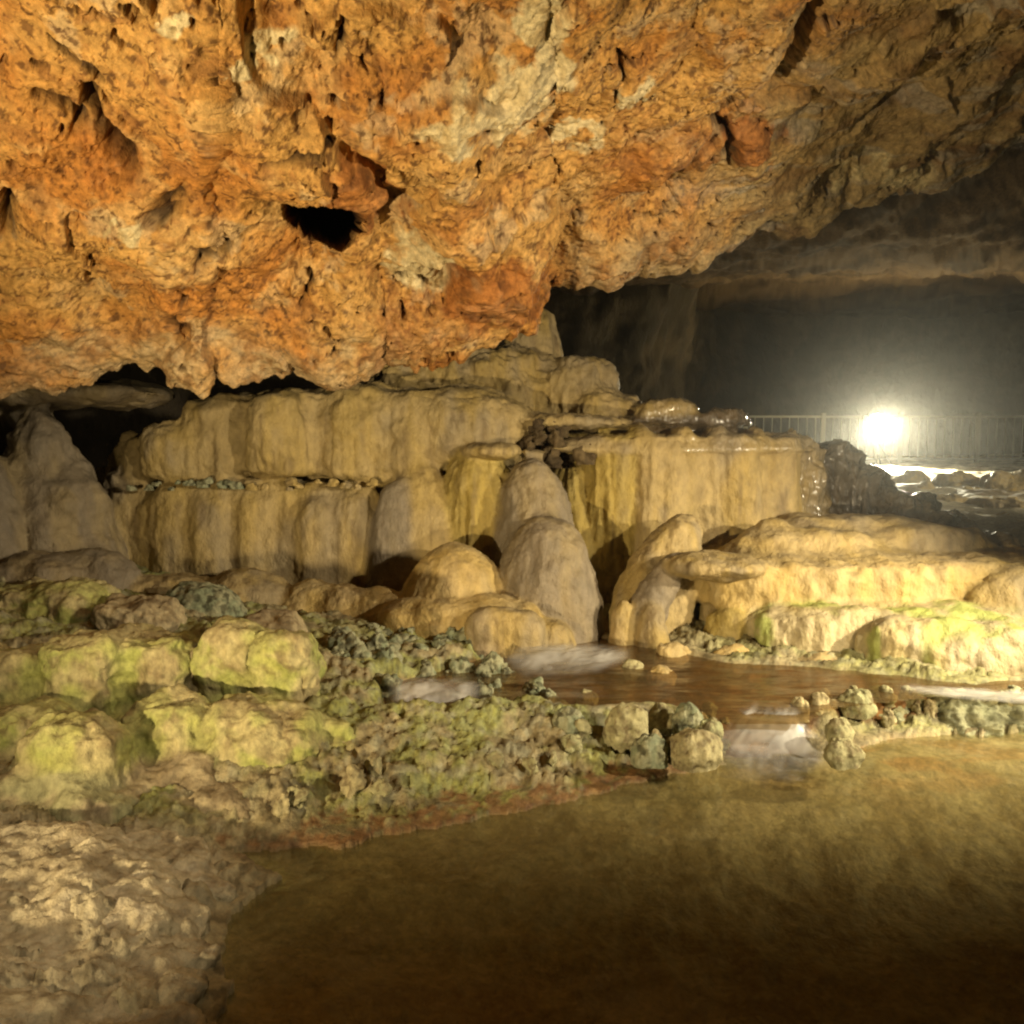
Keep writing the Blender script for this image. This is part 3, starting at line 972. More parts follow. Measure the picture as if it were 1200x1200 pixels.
# ------------------------------------------------------------------ far walls
def build_walls():
    # back wall sweeping round the hall
    s = np.linspace(0, 1, 300)
    ctrl = np.array([(-7, 3), (-6.2, 7.5), (-5.5, 10.5), (-3.0, 14.0), (0.5, 15.0), (2.6, 15.6), (3.6, 17.5), (5.5, 23.0), (11, 25.0), (17, 24.5), (21, 21), (22, 14), (18, 8)], float)
    t = np.linspace(0, 1, len(ctrl))
    bx, by = pchip(t, ctrl[:, 0], s), pchip(t, ctrl[:, 1], s)
    zs = np.linspace(-0.3, 7.5, 120)
    Xg = np.broadcast_to(bx, (120, 300))
    Yg = np.broadcast_to(by, (120, 300))
    Zg = np.broadcast_to(zs[:, None], (120, 300))
    V = np.stack([Xg, Yg, Zg], -1).reshape(-1, 3)
    Q = grid_quads(120, 300)
    N = vnormals(V, Q)
    flip = np.sign(((np.array([6, 12, 2]) - V) * N).sum(1).mean())
    if flip < 0:
        N, Q = -N, Q[:, ::-1]
    d = 0.6 * fbm(V * np.array([0.30, 0.30, 0.22]) + 4, 3) + 0.12 * ridged(V * np.array([0.9, 0.9, 0.6]) + 8, 4) + 0.05 * fbm(V * 3, 3)
    V = V + N * d[:, None]
    N = vnormals(V, Q)
    col = mix(np.broadcast_to((0.085, 0.066, 0.042), V.shape), (0.045, 0.035, 0.022), sstep(-0.3, 0.4, fbm(V * 0.8 + 3, 4)))
    o = mesh_obj('cave_wall', V, Q, M_WALL, col)
    tag(o, 'dark rock wall closing the far end of the cave', None, None, 'structure')


build_walls()

# ------------------------------------------------------------------ fused rock: implicit bodies melted into one surface
FORMS, PRIMS = [], []


def form(name, label, cat='flowstone', group=None, part=None):
    FORMS.append(dict(name=name, label=label, cat=cat, group=group, part=part))


def P(x0, x1, yt, yb, Y, k=0.04, p=2.6, q=2.2, ry=0.9, lean=(0, 0), flare=0.0, under=0.0, full=0, flute=(0.010, 7), rough=(0.012, 6), lump=0.02, style=c_flow, mat=None, tilt=0.0, rot=0.0):
    """one body, x0..x1 and yt..yb in photo pixels at depth Y (for flat fronts Y is the front face); full: rounded below as well"""
    A, B = at(x0, yb, Y), at(x1, yb, Y)
    T = at((x0 + x1) / 2, yt, Y)
    w = (B[0] - A[0]) / 2
    d = w * ry
    yc = Y + (0.75 * d if q >= 2.8 else 0)
    PRIMS.append(dict(f=len(FORMS) - 1, c=((A[0] + B[0]) / 2, yc, A[2]), w=w, d=d, H=T[2] - A[2], k=k, p=p, q=q, lean=lean, flare=flare, under=under, full=full,
                      flute=flute, rough=rough, lump=lump, style=style, mat=mat, tilt=tilt, rot=rot))


def fuse(lo, hi, cell, fine=0.006):
    global FORMS, PRIMS
    lo, hi = np.array(lo, float), np.array(hi, float)
    n = np.ceil((hi - lo) / cell).astype(int)
    ax = [(lo[i] + cell * np.arange(n[i])).astype(np.float32) for i in range(3)]
    Fd = np.full(n, 0.6, np.float32)
    Id = np.zeros(n, np.uint8)
    Mn = np.full(n, 9.0, np.float32)
    for pi, a in enumerate(PRIMS):
        c, w, d, H = a['c'], a['w'], a['d'], a['H']
        rb = a['full'] if a['full'] else 0
        lw = abs(a['lean'][0]) * w
        ld = abs(a['lean'][1]) * w
        rad = max(w, d) if a['rot'] else 0
        m = 0.12
        box = [(c[0] - max(w, rad) * (1 + a['flare']) - lw - m, c[0] + max(w, rad) * (1 + a['flare']) + lw + m),
               (c[1] - max(d, rad) * (1 + a['flare']) - ld - m, c[1] + max(d, rad) * (1 + a['flare']) + ld + m),
               ((c[2] - rb - m) if rb else lo[2] - 1, c[2] + H + m + abs(a['tilt']) * w)]
        i0 = [int(np.clip(math.floor((box[i][0] - lo[i]) / cell), 0, n[i])) for i in range(3)]
        i1 = [int(np.clip(math.ceil((box[i][1] - lo[i]) / cell) + 1, 0, n[i])) for i in range(3)]
        if any(i1[i] - i0[i] < 1 for i in range(3)):
            continue
        sl = tuple(slice(i0[i], i1[i]) for i in range(3))
        X = (ax[0][sl[0]] - c[0])[:, None, None]
        Yy = (ax[1][sl[1]] - c[1])[None, :, None]
        Z = (ax[2][sl[2]] - c[2])[None, None, :]
        Z = Z - a['tilt'] * X
        h = np.clip(Z / H, 0, 1.2)
        prof = 1 + a['flare'] * (1 - np.minimum(h, 1)) ** 2
        prof = prof * (1 - a['under'] * np.exp(-(h / 0.3) ** 2))
        X = X - a['lean'][0] * w * h ** 1.4
        Yy = Yy - a['lean'][1] * w * h ** 1.4
        if a['rot']:
            cr, sr = math.cos(a['rot']), math.sin(a['rot'])
            X, Yy = X * cr + Yy * sr, -X * sr + Yy * cr
        s = (np.abs(X / (w * prof)) ** a['q'] + np.abs(Yy / (d * prof)) ** a['q']) ** (1 / a['q'])
        p = a['p']
        if rb:
            v = np.where(Z > 0, np.maximum(Z, 0) / H, np.maximum(-Z, 0) / rb)
        else:
            v = np.maximum(Z, 0) / H
        re = (s ** p + v ** p) ** (1 / p)
        f = ((re - 1) * min(w, d, max(H, 0.1))).astype(np.float32)
        old = Fd[sl]
        kk = a['k']
        hh = np.maximum(kk - np.abs(old - f), 0) / kk
        Fd[sl] = np.minimum(old, f) - hh * hh * kk * 0.25
        um = f < Mn[sl]
        Id[sl] = np.where(um, pi, Id[sl])
        Mn[sl] = np.where(um, f, Mn[sl])
    # ---- surface nets
    ins = Fd < 0
    a8 = ins[:-1, :-1, :-1]
    anyi = np.zeros(a8.shape, bool)
    alli = np.ones(a8.shape, bool)
    offs = [(i, j, k) for i in (0, 1) for j in (0, 1) for k in (0, 1)]
    for (i, j, k) in offs:
        v = ins[i:n[0] - 1 + i, j:n[1] - 1 + j, k:n[2] - 1 + k]
        anyi |= v
        alli &= v
    act = anyi & ~alli
    ijk = np.argwhere(act)
    vid = np.full(act.shape, -1, np.int32)
    vid[act] = np.arange(len(ijk))
    corner = {o_: Fd[ijk[:, 0] + o_[0], ijk[:, 1] + o_[1], ijk[:, 2] + o_[2]] for o_ in offs}
    acc = np.zeros((len(ijk), 3))
    cnt = np.zeros(len(ijk))
    for o1 in offs:
        for axis in range(3):
            if o1[axis]:
                continue
            o2 = list(o1)
            o2[axis] = 1
            fa, fb = corner[o1], corner[tuple(o2)]
            x = (fa < 0) != (fb < 0)
            t = np.where(x, fa / np.where(x, fa - fb, 1), 0)
            pos = np.array(o1, float)[None] + np.eye(3)[axis][None] * t[:, None]
            acc += pos * x[:, None]
            cnt += x
    V = lo + (ijk + acc / cnt[:, None]) * cell
    quads = []
    for axis in range(3):
        s1 = [slice(None)] * 3
        s2 = [slice(None)] * 3
        s1[axis], s2[axis] = slice(None, -1), slice(1, None)
        A, B = ins[tuple(s1)], ins[tuple(s2)]
        e = np.argwhere(A != B)
        b, c = (axis + 1) % 3, (axis + 2) % 3
        ok = (e[:, b] > 0) & (e[:, c] > 0) & (e[:, b] < n[b] - 1) & (e[:, c] < n[c] - 1)
        e = e[ok]
        sgn = A[e[:, 0], e[:, 1], e[:, 2]]
        vs = []
        for db, dc in ((1, 1), (0, 1), (0, 0), (1, 0)):
            q = e.copy()
            q[:, b] -= db
            q[:, c] -= dc
            vs.append(vid[q[:, 0], q[:, 1], q[:, 2]])
        qd = np.stack(vs, -1)
        qd[~sgn] = qd[~sgn][:, ::-1]
        quads.append(qd)
    Q = np.concatenate(quads)
    Q = Q[(Q >= 0).all(1)]
    # relax once
    for _ in range(2):
        sm = np.zeros_like(V)
        ct = np.zeros(len(V))
        for k in range(4):
            for k2 in ((k + 1) % 4,):
                for axx in range(3):
                    sm[:, axx] += np.bincount(Q[:, k], V[Q[:, k2], axx], len(V)) + np.bincount(Q[:, k2], V[Q[:, k], axx], len(V))
                ct += np.bincount(Q[:, k], minlength=len(V)) + np.bincount(Q[:, k2], minlength=len(V))
        V = np.where(ct[:, None] > 0, V * 0.5 + 0.5 * sm / np.maximum(ct, 1)[:, None], V)
    N = vnormals(V, Q)
    g = np.clip(np.round((V - lo) / cell).astype(int), 0, n - 1)
    pid = Id[g[:, 0], g[:, 1], g[:, 2]]
    fa = np.array([a['flute'][0] for a in PRIMS])[pid]
    ff = np.array([a['flute'][1] for a in PRIMS])[pid]
    ra = np.array([a['rough'][0] for a in PRIMS])[pid]
    la = np.array([a['lump'] for a in PRIMS])[pid]
    side = 1 - sstep(0.6, 0.95, np.abs(N[:, 2]))
    fl = fbm(V * np.array([7, 7, 0.75]), 3, 0.55)
    fl2 = 1 - 2 * np.abs(noise(V * np.array([17, 17, 1.5]) + 5))
    d = fa * (1.1 * fl - 0.35 * fl2) * (0.2 + 0.8 * side)
    d = d + la * 1.4 * fbm(V * np.array([2.3, 2.3, 2.8]) + 6, 3) + ra * fbm(V * 6.3 + 9, 5, 0.58) + fine * fbm(V * np.array([25, 25, 15]), 3, 0.6)
    V = V + N * d[:, None]
    N = vnormals(V, Q)
    styles = {}
    for i, a in enumerate(PRIMS):
        styles.setdefault(id(a['style']), (a['style'], []))[1].append(i)
    tint = np.zeros_like(V)
    for st, ids in styles.values():
        mk_ = np.isin(pid, ids)
        if mk_.any():
            tint[mk_] = st(V[mk_], N[mk_], 3.3)
    # soften the colour across the seams of the bodies
    for _ in range(8):
        sm = np.zeros_like(tint)
        ct = np.zeros(len(V))
        for k in range(4):
            k2 = (k + 1) % 4
            for axx in range(3):
                sm[:, axx] += np.bincount(Q[:, k], tint[Q[:, k2], axx], len(V)) + np.bincount(Q[:, k2], tint[Q[:, k], axx], len(V))
            ct += np.bincount(Q[:, k], minlength=len(V)) + np.bincount(Q[:, k2], minlength=len(V))
        w_ = 0.45 * seam_weight(pid, Q, len(V)) if _ == 0 else w_
        tint = tint * (1 - w_[:, None]) + w_[:, None] * sm / np.maximum(ct, 1)[:, None]
    pid = join_islands(join_islands(pid, Q), Q)
    fid = np.array([a['f'] for a in PRIMS])
    qp = pid[Q[:, 0]]
    parents = {}
    for fi, fm in enumerate(FORMS):
        ids = np.where(fid == fi)[0]
        if fm['part']:
            groups = [[i] for i in ids]
        else:
            groups = [list(ids)]
        for grp in groups:
            q = Q[np.isin(qp, grp)]
            if len(q) < 12:
                print('FUSE: nothing of', fm['label'], grp)
                continue
            used = np.unique(q)
            idx = np.zeros(len(V), int)
            idx[used] = np.arange(len(used))
            vv = V[used]
            loc = (vv[:, 0].mean(), vv[:, 1].mean(), vv[:, 2].min())
            par = None
            if fm['part']:
                if fi not in parents:
                    parents[fi] = thing(fm['name'], fm['label'], fm['cat'], loc, fm['group'])
                par = parents[fi]
            o = mesh_obj(fm['part'] or fm['name'], vv, idx[q], PRIMS[grp[0]]['mat'] or M_FLOW, tint[used], loc, par)
            o.data.normals_split_custom_set_from_vertices(N[used].tolist())
            if par is None:
                tag(o, fm['label'], fm['cat'], fm['group'])
    FORMS, PRIMS = [], []


def join_islands(pid, Q):
    """give stray islands of a body to the body that surrounds them"""
    pid = pid.copy()
    E = np.concatenate([Q[:, [0, 1]], Q[:, [1, 2]], Q[:, [2, 3]], Q[:, [3, 0]]])
    same = pid[E[:, 0]] == pid[E[:, 1]]
    A, B = E[same].T
    lab = np.arange(len(pid))
    for _ in range(400):
        old = lab.copy()
        m = np.minimum(lab[A], lab[B])
        np.minimum.at(lab, A, m)
        np.minimum.at(lab, B, m)
        lab = lab[lab]
        if (lab == old).all():
            break
    cnt = np.bincount(lab, minlength=len(pid))
    for i in np.unique(pid):
        ls = np.unique(lab[pid == i])
        if len(ls) < 2:
            continue
        big = ls[np.argmax(cnt[ls])]
        for l in ls:
            if l == big:
                continue
            a, b = lab[E[:, 0]] == l, lab[E[:, 1]] == l
            nb = np.concatenate([pid[E[a & ~b, 1]], pid[E[b & ~a, 0]]])
            if len(nb):
                pid[lab == l] = np.bincount(nb).argmax()
    return pid


def seam_weight(pid, Q, n):
    diff = (pid[Q] != pid[Q[:, :1]]).any(1).astype(float)
    w = np.zeros(n)
    for k in range(4):
        w = np.maximum(w, (np.bincount(Q[:, k], diff, n) > 0).astype(float))
    for _ in range(6):
        m = w[Q].max(1)
        for k in range(4):
            np.maximum.at(w, Q[:, k], m * 0.86)
    return w


# ---- the great cascade of flowstone
form('flowstone_wall', 'broad tan flowstone wall showing between and above the curtain folds')
P(196, 650, 456, 720, 7.22, p=6, q=4, ry=0.16, k=0.05, lump=0.05)
P(206, 606, 463, 541, 7.0, p=4, q=3, ry=0.14, k=0.05, full=0.09, flute=(0.018, 7), rough=(0.016, 6), lump=0.03)
P(146, 486, 573, 710, 6.94, p=5, q=5, ry=0.1, k=0.03, rough=(0.008, 6), lump=0.02)
form('flowstone_brow', 'hanging flowstone brow just under the ceiling above the dark hollow')
P(-60, 196, 446, 462, 7.0, p=2.2, ry=0.6, full=0.12, k=0.05, style=c_grey, lump=0.04)

form('flowstone_curtain', 'upper fluted curtain of tan flowstone with a ragged lower fringe', part='drape')
cu = dict(p=3.2, q=2.3, ry=1.0, k=0.07, flute=(0.018, 7), rough=(0.016, 6), lump=0.03, full=0.10)
for a in [(146, 190, 516, 550, 7.2), (168, 226, 496, 547, 7.08), (214, 256, 476, 548, 7.1), (244, 290, 468, 552, 7.13), (278, 306, 474, 544, 7.2), (292, 368, 460, 545, 7.0), (352, 398, 468, 543, 7.12),
          (384, 440, 458, 547, 7.06), (426, 470, 464, 555, 7.14), (456, 512, 462, 548, 7.10)]:
    P(*a, **cu)
P(480, 616, 458, 518, 7.16, **{**cu, 'ry': 0.6, 'full': 0.22, 'p': 2.6})

form('flowstone_curtain', 'lower curtain of smooth broad flowstone folds below the dark slot', part='drape')
cl = dict(p=3.4, q=2.4, ry=0.9, k=0.06, flute=(0.010, 7), rough=(0.006, 6), lump=0.02, flare=0.06)
P(112, 168, 552, 700, 7.12, **{**cl, 'style': c_grey, 'lean': (0.1, 0.2), 'flute': (0.03, 7)})
for a in [(156, 186, 574, 700, 7.14), (182, 240, 574, 700, 7.0), (226, 286, 573, 700, 6.98), (276, 330, 575, 700, 6.97), (312, 360, 577, 700, 6.99), (348, 404, 578, 700, 6.93), (390, 446, 579, 705, 6.92)]:
    P(*a, **cl)
P(432, 502, 566, 712, 6.82, **{**cl, 'p': 2.5, 'flare': 0.14, 'style': c_grey, 'k': 0.03})
P(458, 568, 536, 716, 6.93, **{**cl, 'p': 1.9, 'flare': 0.2, 'lean': (-0.35, 0.1), 'k': 0.05})

form('flowstone_curtain', 'broad right curtain of flowstone with a flat top and long furrows', part='drape')
cr_ = dict(p=8, q=2.6, ry=1.0, k=0.08, flute=(0.018, 7), rough=(0.012, 6), lump=0.014, flare=0.14)
P(634, 726, 518, 730, 7.22, **{**cr_, 'p': 3.2, 'lean': (0.12, 0.35), 'style': c_yellow, 'flute': (0.04, 7)})
P(690, 756, 515, 720, 7.10, **{**cr_, 'style': c_yellow, 'flute': (0.032, 7)})
for a in [(736, 806, 513, 700, 7.04), (784, 842, 514, 700, 7.08), (826, 888, 513, 700, 7.06), (870, 930, 515, 700, 7.16)]:
    P(*a, **cr_)
P(650, 926, 512, 524, 7.02, **{**cr_, 'q': 4.5, 'p': 5, 'ry': 0.4, 'full': 0.06, 'k': 0.05, 'flute': (0.004, 7)})
form('flowstone_block', 'flat topped block of flowstone behind the right curtain')
P(640, 960, 511, 690, 7.35, p=9, q=5, ry=0.4, k=0.06, lump=0.008)

form('flowstone_cone', 'grey flowstone cone cut by the left edge of the photo')
P(-130, 46, 472, 700, 6.2, p=2.0, ry=0.8, style=c_grey, lean=(-0.3, 0), k=0.03)
form('flowstone_cone', 'tall pointed grey flowstone cone beside the dark hollow')
P(-30, 146, 466, 690, 6.6, p=1.4, ry=0.8, style=c_grey, lean=(-0.12, 0.2), k=0.04, lump=0.05)
form('flowstone_column', 'grey flowstone column rising to the ceiling behind the pointed cone')
P(-90, 62, 436, 690, 7.2, p=5, ry=0.9, style=c_grey, k=0.08, flute=(0.03, 7), lump=0.05)
form('flowstone_drape', 'rough slanting drape rising into the dark hollow')
P(72, 176, 548, 700, 7.3, p=2.0, ry=0.9, lean=(-0.2, 0.8), flute=(0.05, 7), rough=(0.04, 6), k=0.05)
P(128, 190, 508, 700, 7.5, p=2.4, ry=0.9, flute=(0.05, 7), rough=(0.04, 6), k=0.05)

form('flowstone_dome', 'low smooth half dome of flowstone sitting on the pillow slab')
P(472, 594, 637, 716, 6.2, p=2.05, ry=0.85, q=2.1, style=c_cream, flute=(0.006, 7), rough=(0.006, 6), k=0.05, flare=0.04, lump=0.012)
form('flowstone_dome', 'tall grey egg shaped flowstone dome at the water')
P(578, 706, 604, 752, 6.25, p=2.2, ry=0.9, style=c_grey, flute=(0.014, 7), rough=(0.012, 6), k=0.05, flare=0.05)
form('flowstone_dome', 'grey rounded shoulder rising behind the tall egg shaped dome')
P(574, 676, 536, 700, 6.72, p=2.3, ry=0.9, style=c_grey, flute=(0.016, 7), rough=(0.014, 6), k=0.10, flare=0.12)
form('flowstone_bulb', 'yellow furrowed bulb of flowstone with a shaded left flank')
P(512, 612, 524, 700, 6.92, p=3.0, ry=0.9, style=c_yellow, flute=(0.034, 7), rough=(0.014, 6), k=0.025, under=0.1)
form('flowstone_hump', 'small rounded hump on top of the yellow furrowed bulb')
P(540, 612, 518, 530, 6.8, p=2.4, ry=0.8, full=0.06, k=0.03)
form('flowstone_drape', 'leaning drape of flowstone sweeping down like an elephant leg')
P(704, 806, 604, 752, 6.3, p=2.4, ry=0.7, lean=(0.95, 0.35), k=0.03, flute=(0.014, 7))
form('flowstone_drape', 'narrow leaning drape at the mouth of the brown grotto')
P(726, 774, 652, 752, 6.0, p=2.8, ry=0.9, lean=(1.75, 0.3), style=c_grey, k=0.035)
form('flowstone_lump', 'little pointed lump at the foot of the leaning drapes')
P(712, 748, 702, 752, 5.95, p=2.0, k=0.03)
form('flowstone_lump', 'small cone of flowstone left of the brown grotto')
P(744, 784, 706, 752, 5.86, p=1.8, k=0.03)
form('flowstone_slab', 'long pillow shaped slab carrying the low half dome')
P(438, 640, 703, 760, 5.72, p=3.4, q=3.2, ry=0.5, style=c_cream, k=0.02, flute=(0.006, 7), lump=0.03)
form('flowstone_pillow', 'rounded pillow of flowstone in front of the long slab')
P(546, 640, 716, 760, 5.5, p=3.0, q=3.0, ry=0.5, k=0.02, lump=0.03)
form('flowstone_lump', 'small lump of flowstone under the tall egg shaped dome')
P(612, 674, 728, 760, 5.8, p=2.6, k=0.03)
form('flowstone_slab', 'smooth sloping slab of three soft lobes at the foot of the lower curtain')
P(322, 410, 678, 752, 6.42, p=2.0, ry=1.2, style=c_cream, k=0.10)
P(366, 444, 682, 756, 6.30, p=2.0, ry=1.2, style=c_cream, k=0.10)
P(408, 486, 688, 758, 6.25, p=2.0, ry=1.1, style=c_cream, k=0.10)
form('flowstone_slab', 'gently tilted slab left of the sloping slab of three lobes')
P(236, 356, 668, 720, 6.45, p=2.4, ry=0.9, k=0.05, tilt=-0.10)
form('flowstone_ledge', 'thin ledge over the black gap below the lower curtain')
P(118, 252, 674, 690, 6.35, p=2.6, ry=0.6, full=0.05, k=0.03)
form('flowstone_boulder', 'flat grey boulder at the left edge under the cones')
P(-30, 92, 655, 712, 5.8, p=3, ry=0.8, q=2.8, style=c_grey, rough=(0.02, 6), k=0.02)
form('flowstone_boulder', 'smooth grey hump between the pointed cone and the lower curtain')
P(70, 168, 641, 706, 6.2, p=2.3, ry=0.8, style=c_grey, lean=(-0.2, 0), k=0.03)

# upper steps under the ceiling
form('flowstone_step', 'pale rounded step under the lip of the orange ceiling')
P(415, 672, 403, 500, 7.7, p=3.6, ry=0.5, q=2.8, k=0.06, flute=(0.03, 7), rough=(0.035, 6), lump=0.06)
form('flowstone_dome', 'highest furrowed dome against the dark hall')
P(588, 660, 362, 460, 8.2, p=2.8, ry=0.8, flute=(0.03, 7), k=0.04)
form('flowstone_step', 'wet rounded step below the highest dome')
P(634, 726, 418, 500, 7.9, p=3.4, ry=0.8, q=2.6, flute=(0.035, 7), k=0.05, rough=(0.025, 6))
form('flowstone_step', 'low rounded step above the right curtain')
P(655, 760, 456, 505, 7.75, p=2.8, ry=0.7, rough=(0.03, 6), k=0.05, lump=0.04)
form('flowstone_step', 'flat knobbly step running along the top of the right curtain')
wl_ = dict(rough=(0.022, 6), k=0.03, lump=0.025, style=c_wet, mat=M_WET, flute=(0.03, 7))
P(700, 876, 498, 508, 7.25, p=4, q=3, ry=0.35, full=0.03, **wl_)
P(730, 884, 484, 496, 7.35, p=4, q=3, ry=0.35, full=0.03, **wl_)
P(742, 820, 470, 486, 7.45, p=3, q=2.6, ry=0.5, full=0.04, **{**wl_, 'style': c_flow})
P(824, 872, 478, 494, 7.4, p=3, q=2.6, ry=0.6, full=0.04, **wl_)
form('flowstone_slab', 'thin slab jutting over the dark pocket')
P(604, 736, 487, 496, 7.25, p=2.8, ry=0.6, full=0.05, k=0.04, rough=(0.02, 6))

# wet shoulder right of the right curtain and the dark ridge running down from it
form('wet_flowstone', 'wet glistening shoulder of dark flowstone at the end of the right curtain', part='drape')
cw = dict(k=0.05, rough=(0.035, 6), lump=0.04, style=c_wet, mat=M_WET, flute=(0.05, 7), p=3.4)
P(900, 966, 518, 700, 7.32, **{**cw, 'p': 3.2, 'style': c_flow})
for a in [(940, 1006, 518, 700, 7.5), (976, 1046, 548, 700, 7.4), (1012, 1100, 574, 700, 7.2), (1064, 1146, 602, 700, 6.95), (1112, 1200, 626, 700, 6.7)]:
    P(*a, **cw)

# terraces on the right
te = dict(k=0.03, flute=(0.010, 7), rough=(0.010, 6), lump=0.03)
form('flowstone_terrace', 'upper flat terrace below the wet shoulder')
P(872, 1100, 602, 700, 6.75, **te, p=4, q=2.6, ry=0.4)
form('flowstone_terrace', 'thin rounded step in front of the upper terrace')
P(834, 1050, 620, 700, 6.45, **te, p=3.4, q=2.5, ry=0.4)
form('flowstone_terrace', 'thin rounded step at the right below the dark ridge')
P(1000, 1170, 613, 700, 6.5, **te, p=3.4, q=2.5, ry=0.4)
form('flowstone_dome', 'low dome at the left end of the upper terrace')
P(862, 942, 606, 700, 6.5, **te, p=2.2, ry=0.8)
form('flowstone_terrace', 'broad sloping step just above the bright middle terrace')
P(820, 1120, 640, 700, 6.3, **te, p=3.2, q=2.5, ry=0.3)
form('flowstone_terrace', 'brightly lit middle terrace with a vertical grainy front')
P(828, 1440, 655, 706, 5.98, p=6, q=4, ry=0.3, full=0.07, style=c_cream, k=0.035, flute=(0.010, 7), rough=(0.018, 6), lump=0.03)
form('flowstone_dome', 'shaded low dome on the right end of the middle terrace')
P(1132, 1270, 664, 720, 5.80, **te, p=2.2, ry=0.5)
form('algae_terrace', 'pale terrace with green algae streaks below the middle terrace')
P(888, 1440, 712, 790, 5.60, p=7, q=4.5, ry=0.28, style=c_algae, k=0.03, flute=(0.022, 7), rough=(0.014, 6), lump=0.035)
form('algae_terrace', 'bulging lobe with bright green algae in front of the pale terrace')
P(1004, 1142, 722, 800, 5.42, p=3.6, q=2.6, ry=0.5, style=c_algae, k=0.025, flute=(0.022, 7), lump=0.035)
form('algae_terrace', 'lowest terrace lobe reaching down to the water at the right edge')
P(1070, 1440, 742, 806, 5.12, p=3.6, q=3.0, ry=0.3, style=c_algae, k=0.025, flute=(0.02, 7), lump=0.04)
form('flowstone_canopy', 'overhanging brow of the brown grotto')
P(780, 900, 648, 662, 6.0, **te, p=2.2, ry=0.8, full=0.09)
form('grotto_rock', 'dark brown rock at the back of the grotto under the terraces')
P(780, 960, 655, 790, 6.75, **te, p=6, ry=0.4, style=c_wet)
form('grotto_boulder', 'brown block at the mouth of the grotto')
P(824, 892, 714, 790, 6.0, **te, p=3.4, ry=0.8, style=c_yellow)
form('flowstone_apron', 'bumpy cream apron at the edge of the dark stream')
P(752, 830, 752, 800, 5.6, k=0.04, p=2.4, ry=0.5, style=c_cream, rough=(0.035, 6), lump=0.05)
P(810, 900, 757, 800, 5.55, k=0.04, p=2.4, ry=0.4, style=c_cream, rough=(0.035, 6), lump=0.05)
form('flowstone_apron', 'low cream ledge between the apron and the green lobe')
P(880, 1020, 768, 800, 5.45, k=0.03, p=2.4, ry=0.3, style=c_cream, rough=(0.025, 6), lump=0.03)
form('flowstone_apron', 'orange stained ledge along the water at the right edge')
P(1090, 1440, 790, 812, 5.12, k=0.03, p=2.4, ry=0.15, style=c_orange, rough=(0.03, 6))
fuse((-5.6, 4.75, 0.1), (4.9, 8.9, 3.35), 0.018)

body('algae_slab', 188, 292, 684, 732, 5.8, p=2.8, ry=0.7, style=c_teal, mat=M_MOSS, tilt=-0.12, rough=(0.02, 7), label='tilted greenish slab below the thin ledge', cat='flowstone')
rnd = random.Random(4)
t = thing('crust_pocket', 'dark crusty knobs filling the pocket left of the right curtain', 'flowstone', at(650, 530, 7.1))
for k in range(16):
    xx, yy = rnd.uniform(612, 690), rnd.uniform(496, 540)
    r_ = rnd.uniform(6, 13)
    body('knob', xx - r_, xx + r_ * rnd.uniform(.7, 1.5), yy - r_, yy + r_, 7.0 + rnd.uniform(-.1, .2), p=2.1, rough=(0.05, 12), style=c_wet, mat=M_MOSS, parent=t, ext=0.0, under=0.3)
t = thing('drip_fringe', 'line of small green and dark knobs in the slot between the two left curtains', 'flowstone', at(300, 572, 6.8))
for k in range(26):
    xx = 158 + k * 11 + rnd.uniform(-5, 5)
    r_ = rnd.uniform(3, 7)
    yy = 569 + rnd.uniform(-5, 4)
    body('knob', xx - r_, xx + r_ * rnd.uniform(.8, 1.6), yy - r_ * 0.8, yy + r_ * 0.6, 6.86 + rnd.uniform(-.05, .1), p=2.1, rough=(0.02, 14), style=c_teal if k < 12 else c_flow, mat=M_MOSS, parent=t, ext=0.0)

